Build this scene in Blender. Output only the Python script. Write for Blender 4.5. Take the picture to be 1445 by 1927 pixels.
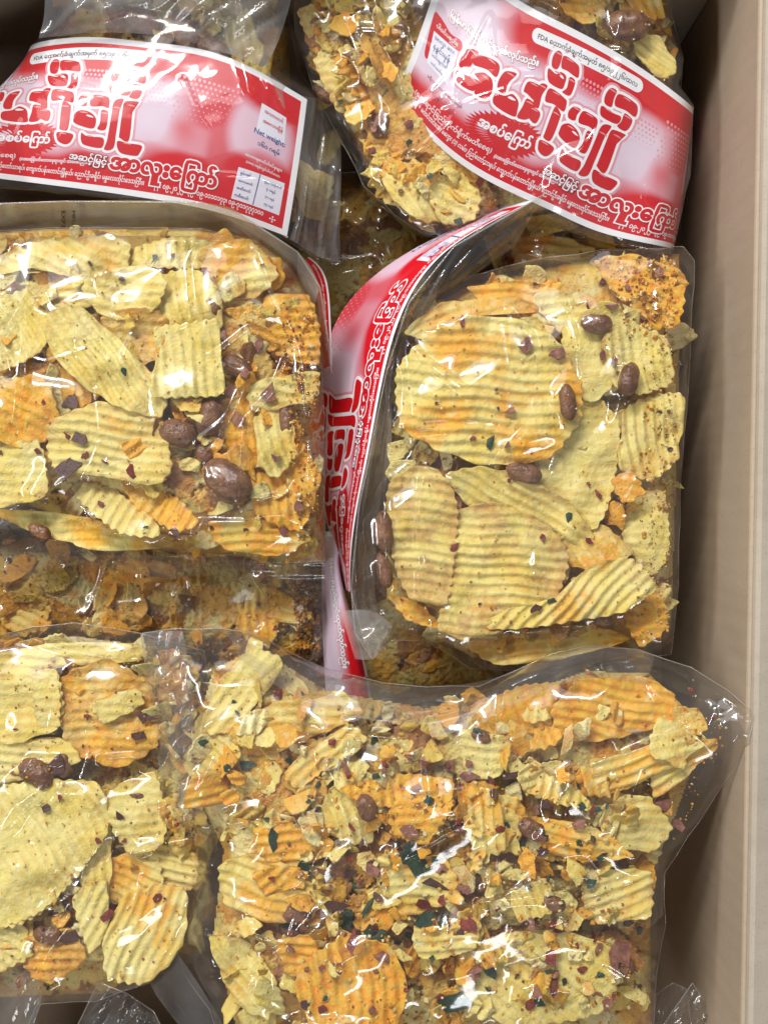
import bpy, math
import numpy as np
C = bpy.context.scene.collection
for o in list(bpy.data.objects): bpy.data.objects.remove(o)
sc = bpy.context.scene

# ------------------------------------------------------------------ camera, world, lamps, exposure
S, D, CX, CY = 0.19, 420.0, 722.5, 963.5          # mm per photo pixel in the plane z=0, lens height in mm
cam = bpy.data.cameras.new('camera'); camo = bpy.data.objects.new('camera', cam); C.objects.link(camo)
camo.location = (0, 0, D/1000); cam.sensor_fit = 'VERTICAL'
cam.angle = 2*math.atan(1927*S/2/D); cam.clip_start = .01; cam.clip_end = 50
sc.camera = camo
w = bpy.data.worlds.new('World'); sc.world = w; w.use_nodes = True
w.node_tree.nodes['Background'].inputs[0].default_value = (.80, .86, 1, 1)
w.node_tree.nodes['Background'].inputs[1].default_value = .13
def area(name, loc, target, sx, sy, power, col=(1, 1, 1)):
    l = bpy.data.lights.new(name, 'AREA'); l.shape = 'RECTANGLE'; l.size = sx; l.size_y = sy; l.energy = power; l.color = col
    o = bpy.data.objects.new(name, l); C.objects.link(o); o.location = loc
    from mathutils import Vector
    o.rotation_euler = (Vector(target)-Vector(loc)).to_track_quat('-Z', 'Y').to_euler()
area('ceiling_lamp', (-.48, 1.15, 1.28), (0, 0, 0), .80, .16, 24, (1, .985, .96))
area('fill_light', (.45, -1.75, 1.7), (0, 0, 0), 1.2, .22, 13, (.95, .98, 1))  # added fill opposite the ceiling lamp, brightens the scene; no real fixture
area('crease_highlight_light', (-1.30, .10, .95), (0, 0, 0), 1.3, .045, 9.5, (1, 1, 1))  # invented narrow light, added to draw highlights along upright film creases
area('soft_reflection_light', (-.6, 1.80, 1.6), (0, 0, 0), 2.2, 1.6, 30, (.97, .98, 1))  # broad area light added for soft white film reflections and gentler contrast
sc.view_settings.view_transform = 'Standard'; sc.view_settings.look = 'None'
sc.view_settings.exposure = 0.02; sc.view_settings.gamma = 1
sc.render.engine = 'CYCLES'
sc.cycles.use_denoising = True
sc.cycles.transparent_max_bounces = 48; sc.cycles.max_bounces = 8; sc.cycles.sample_clamp_indirect = 6
sc.cycles.caustics_reflective = False; sc.cycles.caustics_refractive = False

# ------------------------------------------------------------------ helpers
def U(px, py, z):                                  # plan position (photo px) at height z (mm) -> metres
    px, py, z = np.asarray(px, float), np.asarray(py, float), np.asarray(z, float)
    k = S*(D-z)/D*1e-3
    return np.stack([(px-CX)*k, (CY-py)*k, z*1e-3+px*0], -1)
def PX(v):                                         # metres -> plan px, z mm
    z = v[..., 2]*1e3; k = S*(D-z)/D*1e-3
    return CX+v[..., 0]/k, CY-v[..., 1]/k, z
def mk(name, V, F, mat, parent=None, smooth=True, attrs=None, cols=None, loc=None):
    me = bpy.data.meshes.new(name)
    V = np.asarray(V, float)
    if loc is not None: V = V-np.asarray(loc)
    me.vertices.add(len(V)); me.vertices.foreach_set('co', V.ravel())
    Fs = F if isinstance(F, list) else [F]
    Fs = [np.asarray(f, int) for f in Fs if len(f)]
    li = np.concatenate([f.ravel() for f in Fs]); cnt = np.concatenate([np.full(len(f), f.shape[1]) for f in Fs])
    st = np.concatenate([[0], np.cumsum(cnt)[:-1]])
    me.loops.add(len(li)); me.loops.foreach_set('vertex_index', li)
    me.polygons.add(len(cnt)); me.polygons.foreach_set('loop_start', st); me.polygons.foreach_set('loop_total', cnt)
    me.polygons.foreach_set('use_smooth', np.full(len(cnt), smooth))
    for k, a in (attrs or {}).items():
        at = me.attributes.new(k, 'FLOAT', 'POINT'); at.data.foreach_set('value', np.asarray(a, float))
    if cols is not None:
        at = me.attributes.new('col', 'FLOAT_COLOR', 'POINT')
        at.data.foreach_set('color', np.concatenate([cols, np.ones((len(cols), 1))], 1).ravel())
    me.update(); me.validate()
    o = bpy.data.objects.new(name, me); C.objects.link(o)
    if mat: me.materials.append(mat)
    if loc is not None: o.location = loc
    if parent: o.parent = parent
    return o
def tag(o, label=None, cat=None, group=None, kind=None):
    for k, v in (('label', label), ('category', cat), ('group', group), ('kind', kind)):
        if v: o[k] = v
    return o
def empty(name, label, cat, group=None):
    o = bpy.data.objects.new(name, None); C.objects.link(o); o.empty_display_size = .01
    return tag(o, label, cat, group)
def spl(x, y, q):                                  # natural cubic spline through (x, y)
    x, y = np.asarray(x, float), np.asarray(y, float); n = len(x)
    if n == 2: return np.interp(q, x, y)+np.where(q < x[0], (q-x[0])*(y[1]-y[0])/(x[1]-x[0]), 0)+np.where(q > x[1], (q-x[1])*(y[1]-y[0])/(x[1]-x[0]), 0)
    h = np.diff(x); A = np.eye(n); b = np.zeros(n)
    for i in range(1, n-1):
        A[i, i-1:i+2] = h[i-1], 2*(h[i-1]+h[i]), h[i]; b[i] = 6*((y[i+1]-y[i])/h[i]-(y[i]-y[i-1])/h[i-1])
    m = np.linalg.solve(A, b); i = np.clip(np.searchsorted(x, q)-1, 0, n-2); t = q-x[i]
    return y[i]+t*((y[i+1]-y[i])/h[i]-h[i]*(2*m[i]+m[i+1])/6)+m[i]/2*t**2+(m[i+1]-m[i])/(6*h[i])*t**3
def closed(P, n):                                  # closed Catmull-Rom through P, n samples of even spacing
    P = np.asarray(P, float); k = len(P); t = np.linspace(0, k, k*16, endpoint=False); i = t.astype(int); f = (t-i)[:, None]
    p0, p1, p2, p3 = P[(i-1) % k], P[i], P[(i+1) % k], P[(i+2) % k]
    Q = .5*(2*p1+(p2-p0)*f+(2*p0-5*p1+4*p2-p3)*f**2+(3*p1-p0-3*p2+p3)*f**3)
    Q = np.concatenate([Q, Q[:1]]); d = np.concatenate([[0], np.cumsum(np.hypot(*np.diff(Q, axis=0).T))])
    s = np.linspace(0, d[-1], n, endpoint=False)
    return np.stack([np.interp(s, d, Q[:, 0]), np.interp(s, d, Q[:, 1])], -1)
def linear(P, n):
    P = np.concatenate([P, P[:1]]); d = np.concatenate([[0], np.cumsum(np.hypot(*np.diff(P, axis=0).T))]); s = np.linspace(0, d[-1], n, endpoint=False)
    return np.stack([np.interp(s, d, P[:, 0]), np.interp(s, d, P[:, 1])], -1)
def inside(P, x, y):
    P = np.asarray(P)[:, :2]; r = np.zeros(np.shape(x), bool); n = len(P)
    for i in range(n):
        (x1, y1), (x2, y2) = P[i], P[(i+1) % n]
        if y1 == y2: continue
        r ^= ((y1 > y) != (y2 > y)) & (x < (x2-x1)*(y-y1)/(y2-y1)+x1)
    return r
def near(P, x, y, close=True):                     # nearest point on polyline: distance, x, y, z
    best = np.full(np.shape(x), 1e9); bx = np.zeros_like(best); by = bx.copy(); bz = bx.copy(); P = np.asarray(P, float)
    for i in range(len(P) if close else len(P)-1):
        a, b = P[i], P[(i+1) % len(P)]; d = b[:2]-a[:2]; L = max(d@d, 1e-9)
        t = np.clip(((x-a[0])*d[0]+(y-a[1])*d[1])/L, 0, 1); qx, qy = a[0]+t*d[0], a[1]+t*d[1]
        r = np.hypot(x-qx, y-qy); m = r < best
        best = np.where(m, r, best); bx = np.where(m, qx, bx); by = np.where(m, qy, by)
        if P.shape[1] > 2: bz = np.where(m, a[2]+t*(b[2]-a[2]), bz)
    return best, bx, by, bz
def grid_faces(n, m, off=0):
    i = np.arange(n-1)[:, None]*m+np.arange(m-1)[None, :]; i = i.ravel()+off
    return np.stack([i, i+1, i+m+1, i+m], -1)
def vnoise(x, y, seed):                            # cheap smooth value noise
    r = np.random.default_rng(seed).random((64, 64))
    xi, yi = np.floor(x).astype(int), np.floor(y).astype(int); fx, fy = x-xi, y-yi
    fx, fy = fx*fx*(3-2*fx), fy*fy*(3-2*fy); g = lambda a, b: r[a % 64, b % 64]
    return (g(xi, yi)*(1-fx)+g(xi+1, yi)*fx)*(1-fy)+(g(xi, yi+1)*(1-fx)+g(xi+1, yi+1)*fx)*fy
def facets(x, y, cell, seed):                      # piecewise flat noise on a warped triangular lattice, 0..1
    r = np.random.default_rng(seed).random((64, 64)); x = x+(vnoise(x/cell*.7, y/cell*.7, seed+1)-.5)*cell*1.1; y = y+(vnoise(x/cell*.7+20, y/cell*.7, seed+2)-.5)*cell*1.1
    u, v = (x+y*.577)/cell+500, y*1.155/cell+500; i, j = np.floor(u).astype(int), np.floor(v).astype(int); f, g = u-i, v-j; G = lambda a, b: r[a % 64, b % 64]
    return np.where(f+g < 1, G(i, j)+(G(i+1, j)-G(i, j))*f+(G(i, j+1)-G(i, j))*g, G(i+1, j+1)+(G(i, j+1)-G(i+1, j+1))*(1-f)+(G(i+1, j)-G(i+1, j+1))*(1-g))
def sm(a, b, x): t = np.clip((x-a)/(b-a), 0, 1); return t*t*(3-2*t)

# ------------------------------------------------------------------ materials
class NT:
    def __init__(s, name):
        s.m = bpy.data.materials.new(name); s.m.use_nodes = True; s.t = s.m.node_tree; s.t.nodes.clear()
        s.out = s.n('ShaderNodeOutputMaterial')
    def n(s, ty, ins=None, **kw):
        nd = s.t.nodes.new(ty)
        for k, v in kw.items(): setattr(nd, k, v)
        for k, v in (ins or {}).items():
            if isinstance(v, bpy.types.NodeSocket): s.t.links.new(v, nd.inputs[k])
            else: nd.inputs[k].default_value = v
        return nd
    def math(s, op, a, b=0, c=None):
        ins = {0: a, 1: b}
        if c is not None: ins[2] = c
        return s.n('ShaderNodeMath', ins, operation=op).outputs[0]
    def mix(s, f, a, b):
        nd = s.n('ShaderNodeMix', data_type='RGBA'); 
        for i, v in ((0, f), (6, a), (7, b)):
            if isinstance(v, bpy.types.NodeSocket): s.t.links.new(v, nd.inputs[i])
            else: nd.inputs[i].default_value = v if i == 0 else (*v, 1)[:4]
        return nd.outputs[2]
    def ramp(s, f, lo, hi):
        return s.n('ShaderNodeMapRange', {'Value': f, 'From Min': lo, 'From Max': hi}, interpolation_type='SMOOTHSTEP').outputs[0]
    def noise(s, vec, scale, detail=3, w=None, rough=.5):
        nd = s.n('ShaderNodeTexNoise', noise_dimensions='4D' if w is not None else '3D')
        s.t.links.new(vec, nd.inputs['Vector']); nd.inputs['Scale'].default_value = scale; nd.inputs['Detail'].default_value = detail
        nd.inputs['Roughness'].default_value = rough
        if w is not None: s.t.links.new(w, nd.inputs['W'])
        return nd.outputs[0]
    def done(s, sh): s.t.links.new(sh, s.out.inputs[0]); return s.m
def plain(name, col, rough=.5, spec=.5):
    b = NT(name); return b.done(b.n('ShaderNodeBsdfPrincipled', {'Base Color': (*col, 1), 'Roughness': rough, 'Specular IOR Level': spec}).outputs[0])
def chip_mat():
    b = NT('fried_potato'); co = b.n('ShaderNodeTexCoord').outputs['Object']; oi = b.n('ShaderNodeObjectInfo')
    wv = b.math('MULTIPLY', oi.outputs['Random'], 37.0)
    sep = b.n('ShaderNodeSeparateColor', {0: oi.outputs['Color']}).outputs
    at = b.n('ShaderNodeAttribute', attribute_name='ridge').outputs['Fac']; rim = b.n('ShaderNodeAttribute', attribute_name='rim').outputs['Fac']
    n1 = b.noise(co, 70, 3, wv); n2 = b.noise(co, 45, 4, b.math('ADD', wv, 11), .6); n3 = b.noise(co, 420, 3, wv, .6); n4 = b.noise(co, 110, 4, b.math('ADD', wv, 5), .65)
    n5 = b.noise(co, 1500, 2, wv)
    c = b.mix(b.ramp(n1, .38, .70), (.83, .71, .25), (.78, .60, .12))
    c = b.mix(b.math('MULTIPLY', b.ramp(n4, .45, .75), .55), c, (.86, .76, .36))
    gr = b.math('MULTIPLY', b.math('SUBTRACT', 1.0, at), b.ramp(b.math('ADD', n2, b.math('MULTIPLY', sep[0], .15)), .38, .72)); c = b.mix(b.math('MULTIPLY', gr, .62), c, (.62, .33, .045))
    sf = b.ramp(b.math('ADD', b.math('ADD', n2, b.math('MULTIPLY', n3, .16)), b.math('SUBTRACT', b.math('MULTIPLY', sep[0], .62), .405)), .38, .56)
    c = b.mix(b.math('MULTIPLY', sf, .92), c, b.mix(b.ramp(n3, .35, .6), (.86, .31, .008), (.80, .45, .03)))
    bf = b.ramp(b.math('ADD', b.math('ADD', n4, b.math('MULTIPLY', rim, .16)), b.math('SUBTRACT', b.math('MULTIPLY', sep[1], .5), .22)), .50, .74)
    c = b.mix(b.math('MULTIPLY', bf, .68), c, b.mix(b.ramp(n3, .4, .6), (.40, .17, .035), (.58, .30, .06)))
    c = b.mix(b.math('MULTIPLY', b.ramp(b.noise(co, 190, 2, b.math('ADD', wv, 21)), .58, .70), .35), c, (.90, .80, .42))
    sp = b.ramp(n3, .685, .76); c = b.mix(b.math('MULTIPLY', sp, .42), c, (.42, .17, .035))
    c = b.mix(b.math('MULTIPLY', b.ramp(n5, .60, .75), .4), c, (.90, .74, .30))
    hh = b.math('ADD', b.math('MULTIPLY', n3, 1.0), b.math('MULTIPLY', n5, .35))
    bp = b.n('ShaderNodeBump', {'Height': hh, 'Distance': .0011, 'Strength': .75})
    p = b.n('ShaderNodeBsdfPrincipled', {'Base Color': c, 'Roughness': b.n('ShaderNodeMapRange', {'Value': n3, 'To Min': .35, 'To Max': .7}).outputs[0], 'Specular IOR Level': .4, 'Normal': bp.outputs[0]})
    p.inputs['Subsurface Weight'].default_value = 0
    return b.done(p.outputs[0])
def film_mat(name, haze=.022, tint=(.97, .965, .95), rough=.095, bump=.4):
    b = NT(name); co = b.n('ShaderNodeTexCoord').outputs['Object']
    n1 = b.noise(co, 60, 2, None, .5); n2 = b.noise(co, 420, 2); n3 = b.noise(co, 38, 3)
    hh = b.math('ADD', n1, b.math('MULTIPLY', n2, .035))
    bp = b.n('ShaderNodeBump', {'Height': hh, 'Distance': .0010, 'Strength': bump})
    gi = b.n('ShaderNodeNewGeometry').outputs['Incoming']; dt = b.n('ShaderNodeVectorMath', {0: bp.outputs[0], 1: gi}, operation='DOT_PRODUCT').outputs['Value']
    fr = b.math('MULTIPLY_ADD', b.math('POWER', b.math('SUBTRACT', 1.0, b.math('ABSOLUTE', dt)), 5.0), .90, .055)
    gl = b.n('ShaderNodeBsdfGlossy', {'Color': (1, 1, 1, 1), 'Roughness': rough, 'Normal': bp.outputs[0]}).outputs[0]
    tr = b.n('ShaderNodeBsdfTransparent', {'Color': (*tint, 1)}).outputs[0]
    df = b.n('ShaderNodeBsdfDiffuse', {'Color': (.85, .85, .84, 1), 'Normal': bp.outputs[0]}).outputs[0]
    dh = b.n('ShaderNodeMapRange', {'Value': n3, 'From Min': .3, 'From Max': .75, 'To Min': haze*.5, 'To Max': haze*1.9}).outputs[0]
    m1 = b.n('ShaderNodeMixShader', {0: dh, 1: tr, 2: df}).outputs[0]
    m2 = b.n('ShaderNodeMixShader', {0: b.math('MINIMUM', fr, .8), 1: m1, 2: gl}).outputs[0]
    return b.done(m2)
def col_mat(name, rough=.5, spec=.4, bump=0):
    b = NT(name); a = b.n('ShaderNodeAttribute', attribute_name='col').outputs['Color']
    p = b.n('ShaderNodeBsdfPrincipled', {'Base Color': a, 'Roughness': rough, 'Specular IOR Level': spec})
    return b.done(p.outputs[0])
def organic(name, c1, c2, scale=300, rough=.45, bump=.0006):
    b = NT(name); co = b.n('ShaderNodeTexCoord').outputs['Object']; wv = b.math('MULTIPLY', b.n('ShaderNodeObjectInfo').outputs['Random'], 29)
    n = b.noise(co, scale, 4, wv, .6); n2 = b.noise(co, scale*3, 3, wv)
    c = b.mix(b.ramp(n, .35, .65), c1, c2)
    bp = b.n('ShaderNodeBump', {'Height': n2, 'Distance': bump, 'Strength': .8})
    return b.done(b.n('ShaderNodeBsdfPrincipled', {'Base Color': c, 'Roughness': rough, 'Normal': bp.outputs[0]}).outputs[0])
def card_mat(name, c1, c2):
    b = NT(name); co = b.n('ShaderNodeTexCoord').outputs['Object']
    mp = b.n('ShaderNodeMapping', {'Vector': co, 'Scale': (1, 2.2, .8)}).outputs[0]
    n1 = b.noise(mp, 60, 4); n2 = b.noise(co, 900, 3); n3 = b.noise(co, 14, 4); n4 = b.noise(b.n('ShaderNodeMapping', {'Vector': co, 'Scale': (1, .6, 3)}).outputs[0], 90, 5, None, .7)
    wv = b.n('ShaderNodeTexWave', {'Vector': co, 'Scale': 45, 'Distortion': .4}, bands_direction='Y').outputs['Fac']
    c = b.mix(b.ramp(b.math('ADD', b.math('MULTIPLY', n1, .35), b.math('MULTIPLY', n3, .65)), .30, .70), c1, c2)
    c = b.mix(b.math('MULTIPLY', b.ramp(n2, .55, .7), .25), c, tuple(x*.6 for x in c1)); c = b.mix(b.math('MULTIPLY', b.ramp(n4, .66, .74), .5), c, (.66, .60, .52))
    hh = b.math('ADD', b.math('MULTIPLY', wv, .35), b.math('MULTIPLY', n2, .15))
    bp = b.n('ShaderNodeBump', {'Height': b.math('ADD', hh, b.math('MULTIPLY', n1, .9)), 'Distance': .0005, 'Strength': .22})
    return b.done(b.n('ShaderNodeBsdfPrincipled', {'Base Color': c, 'Roughness': .62, 'Specular IOR Level': .35, 'Normal': bp.outputs[0]}).outputs[0])
def mass_mat():
    b = NT('broken_chips'); a = b.n('ShaderNodeAttribute', attribute_name='col').outputs['Color']; co = b.n('ShaderNodeTexCoord').outputs['Object']
    n1, n2, n3 = b.noise(co, 120, 4), b.noise(co, 450, 3), b.noise(co, 1500, 2); c = b.mix(b.math('MULTIPLY', b.ramp(n1, .5, .7), .7), a, (.70, .30, .03)); c = b.mix(b.math('MULTIPLY', b.ramp(n2, .60, .72), .8), c, (.30, .11, .03)); c = b.mix(b.math('MULTIPLY', b.ramp(n3, .6, .75), .5), c, (.86, .70, .30))
    bp = b.n('ShaderNodeBump', {'Height': b.math('ADD', n2, b.math('MULTIPLY', n3, .4)), 'Distance': .0013, 'Strength': .8})
    return b.done(b.n('ShaderNodeBsdfPrincipled', {'Base Color': c, 'Roughness': .55, 'Normal': bp.outputs[0]}).outputs[0])
M = dict(chip=chip_mat(), mass=mass_mat(), film=film_mat('clear_film'), flap=film_mat('clear_film_flap', .06, (.94, .93, .91), .09, .6), cloudy=film_mat('cloudy_film', .15, (.90, .885, .86), .12, .6), hazy=film_mat('creased_film_flap', .30, (.88, .84, .80), .16, .6), seam=film_mat('film_edge', .14, (.9, .9, .88), .12, .3),
         red=plain('red_ink', (.58, .006, .012), .5, .2), dred=plain('dark_red_ink', (.34, .01, .02), .5, .2), white=plain('white_ink', (.84, .84, .88), .5, .2), ink=plain('black_ink', (.03, .02, .03), .5),
         pink=plain('pink_ink', (.72, .30, .36), .35), glint=plain('glint_ink', (.80, .25, .26), .3), navy=plain('blue_ink', (.05, .06, .25), .4), panel=plain('panel_ink', (.78, .76, .86), .35), paper=col_mat('printed_label', .5, .2),
         crumb=col_mat('spice_crumbs', .6, .3), peanut=organic('peanut_skin', (.13, .048, .02), (.27, .125, .058), 240, .30, .0009), shallot=organic('fried_shallot', (.20, .06, .05), (.36, .16, .09), 300, .5),
         herb=organic('dried_herb', (.010, .035, .018), (.03, .07, .03), 500, .5), chilli=organic('chilli_flake', (.28, .03, .012), (.14, .015, .01), 500, .4),
         dark=organic('dark_chilli', (.06, .02, .015), (.12, .04, .025), 400, .5),
         card=card_mat('box_card', (.43, .335, .24), (.49, .39, .285)), cardedge=card_mat('box_card_outside', (.44, .37, .285), (.52, .44, .345)), table=plain('table_laminate', (.35, .33, .30), .5))

# ------------------------------------------------------------------ the box and what it stands on
def box_slab(name, x0, x1, y0, y1, z0, z1, mat, parent=None):
    n = 1; X = [x0, x1]; Y = [y0, y1]; Z = [z0, z1]
    V = [(x, y, z) for x in X for y in Y for z in Z]
    F = [(0, 1, 3, 2), (4, 6, 7, 5), (0, 4, 5, 1), (2, 3, 7, 6), (0, 2, 6, 4), (1, 5, 7, 3)]
    o = mk(name, V, np.array(F), mat, parent, smooth=False)
    bv = o.modifiers.new('edge', 'BEVEL'); bv.width = .0012; bv.segments = 2
    return o
table = box_slab('table_top', -.6, .6, -.6, .6, -.150, -.1105, M['table']); tag(table, kind='structure')
box = empty('cardboard_box', 'open brown cardboard box holding all the snack bags', 'box')
X0, X1, Y0, Y1, ZB, ZT, TH = -.178, .1252, -.232, .206, -.106, .018, .004
box_slab('bottom', X0-TH*.8, X1+TH*.8, Y0-TH*.8, Y1+TH*.8, ZB-.004, ZB, M['card'], box)
box_slab('wall', X1, X1+TH, Y0, Y1, ZB-.002, ZT, M['card'], box)
box_slab('wall', X0-TH, X0, Y0, Y1, ZB-.002, ZT, M['card'], box)
box_slab('wall', X0-TH, X1+TH, Y1, Y1+TH, ZB-.002, ZT+.0005, M['card'], box)
box_slab('wall', X0-TH, X1+TH, Y0-TH, Y0, ZB-.002, ZT+.0005, M['card'], box)
fl = box_slab('flap', 0, .11, Y0, Y1, -.004, 0, M['cardedge'], box); fl.location = (X1+TH*.4, 0, ZT+.0042); fl.rotation_euler = (0, math.radians(14), 0)
box.rotation_euler = (0, 0, math.radians(-1.0))

# ------------------------------------------------------------------ chips
chips = []
def chip(center, outline, z, ridge=0, amp=.55, period=3.5, curv=(0, 0), tilt=(0, 0), season=.2, brown=.34, seed=0, fine=1.0, jag=.5, brk=.45):
    """outline: closed px polygon; a crinkle (or smooth, amp=0) chip with thickness. Returns object."""
    rng = np.random.default_rng(seed); k = S*(D-z)/D
    P = np.asarray(outline, float); c = P.mean(0) if center is None else np.asarray(center, float)
    if curv == (0, 0): curv = tuple(np.random.default_rng(seed+5).normal(0, .75, 2))
    L = np.stack([(P[:, 0]-c[0])*k, -(P[:, 1]-c[1])*k], -1)
    R = np.hypot(*L.T).mean(); per = np.hypot(*np.diff(np.concatenate([L, L[:1]]), axis=0).T).sum()
    n = int(np.clip(per/.62*fine, 28, 340)); m = int(np.clip(R/.62*fine, 6, 60))
    O = closed(L, n)*(1-brk)+linear(L, n)*brk; th = -math.radians(ridge); q = np.array([-math.sin(th), math.cos(th)])
    ph = rng.random()*6.28
    a = np.linspace(0, 2*np.pi, n, endpoint=False)
    nz = sum(rng.normal()*np.sin(a*f+rng.random()*6.28)/f**.55 for f in range(5, 34))
    nrm = O/np.maximum(np.hypot(*O.T)[:, None], .1)
    O = O+nrm*(nz*jag*.30)[:, None]
    if amp: O = O+nrm*(.38*np.sin((O@q)*2*np.pi/period+ph))[:, None]
    t = np.linspace(0, 1, m+1)[1:]; t = 1-(1-t)**1.12
    XY = np.concatenate([np.zeros((1, 2)), (t[:, None, None]*O[None]).reshape(-1, 2)])
    tt = np.concatenate([[0], np.repeat(t, n)])
    def zf(xy, tt):
        x, y = xy.T; ph2 = (xy@q)*2*np.pi/period+ph+.9*np.sin((xy@np.array([q[1], -q[0]]))*.21+seed)
        r = np.sin(ph2); r = np.sign(r)*np.abs(r)**.8
        w = np.hypot(L[:, 0].std(), L[:, 1].std())
        zz = amp*.85*r*(1-.25*tt**4)*np.clip(.35+1.1*vnoise(x/11+20, y/11+20, seed+3), 0, 1)+curv[0]*(xy@np.array([q[1], -q[0]])/w)**2+curv[1]*((xy@q)/w)**2
        zz = zz+(vnoise(x/9+50, y/9+50, seed)-.5)*3.4*min(1, R/14)+(vnoise(x/2.2+90, y/2.2+90, seed+1)-.5)*.5
        return zz+x*math.tan(math.radians(tilt[0]))+y*math.tan(math.radians(tilt[1])), .5+.5*r
    zz, rr = zf(XY, tt)
    V = np.concatenate([XY, zz[:, None]], 1)
    thk = 1.25
    bot = [V[-n:]-[0, 0, thk]+np.concatenate([-nrm*.15, np.zeros((n, 1))], 1)]
    for f in (.6,):
        xy = O*f; z2, _ = zf(xy, np.full(n, f)); bot.append(np.concatenate([xy, (z2-thk*1.1-amp)[:, None]], 1))
    V = np.concatenate([V]+bot+[[[0, 0, zz[0]-thk-amp]]]); N = 1+m*n
    rr = np.concatenate([rr, np.zeros(len(V)-len(rr))]); rim = np.concatenate([tt**6, np.ones(2*n), [0]])
    j = np.arange(n); j2 = (j+1) % n
    tri = np.stack([np.zeros(n, int), 1+j, 1+j2], -1)
    quads = [np.stack([1+i*n+j, 1+(i+1)*n+j, 1+(i+1)*n+j2, 1+i*n+j2], -1) for i in range(m-1)]
    quads.append(np.stack([N-n+j, N+j, N+j2, N-n+j2], -1)); quads.append(np.stack([N+j, N+n+j, N+n+j2, N+j2], -1))
    tri2 = np.stack([np.full(n, N+2*n), N+n+j2, N+n+j], -1)
    loc = U(c[0], c[1], z)
    o = mk('potato_chip', V*1e-3, [np.concatenate([tri, tri2]), np.concatenate(quads)], M['chip'], attrs=dict(ridge=rr, rim=rim))
    o.location = loc; o.color = (season, brown, 0, 1)
    chips.append(o)
    return o, V[:N]*1e-3+loc
def blob(cx, cy, a, b, ang, rng, n=8, jag=.2, broken=.0):
    t = np.linspace(0, 2*np.pi, n, endpoint=False)+rng.normal(0, .12, n)
    r = 1+rng.normal(0, jag, n)
    if rng.random() < broken:
        t0 = rng.random()*6.28; cut = np.cos(t-t0); r = np.where(cut > .35, r*.35/np.maximum(cut, .36)*1.0, r)
    x, y = a*r*np.cos(t), b*r*np.sin(t); A = math.radians(ang)
    return np.stack([cx+x*math.cos(A)-y*math.sin(A), cy+x*math.sin(A)+y*math.cos(A)], -1)

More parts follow.
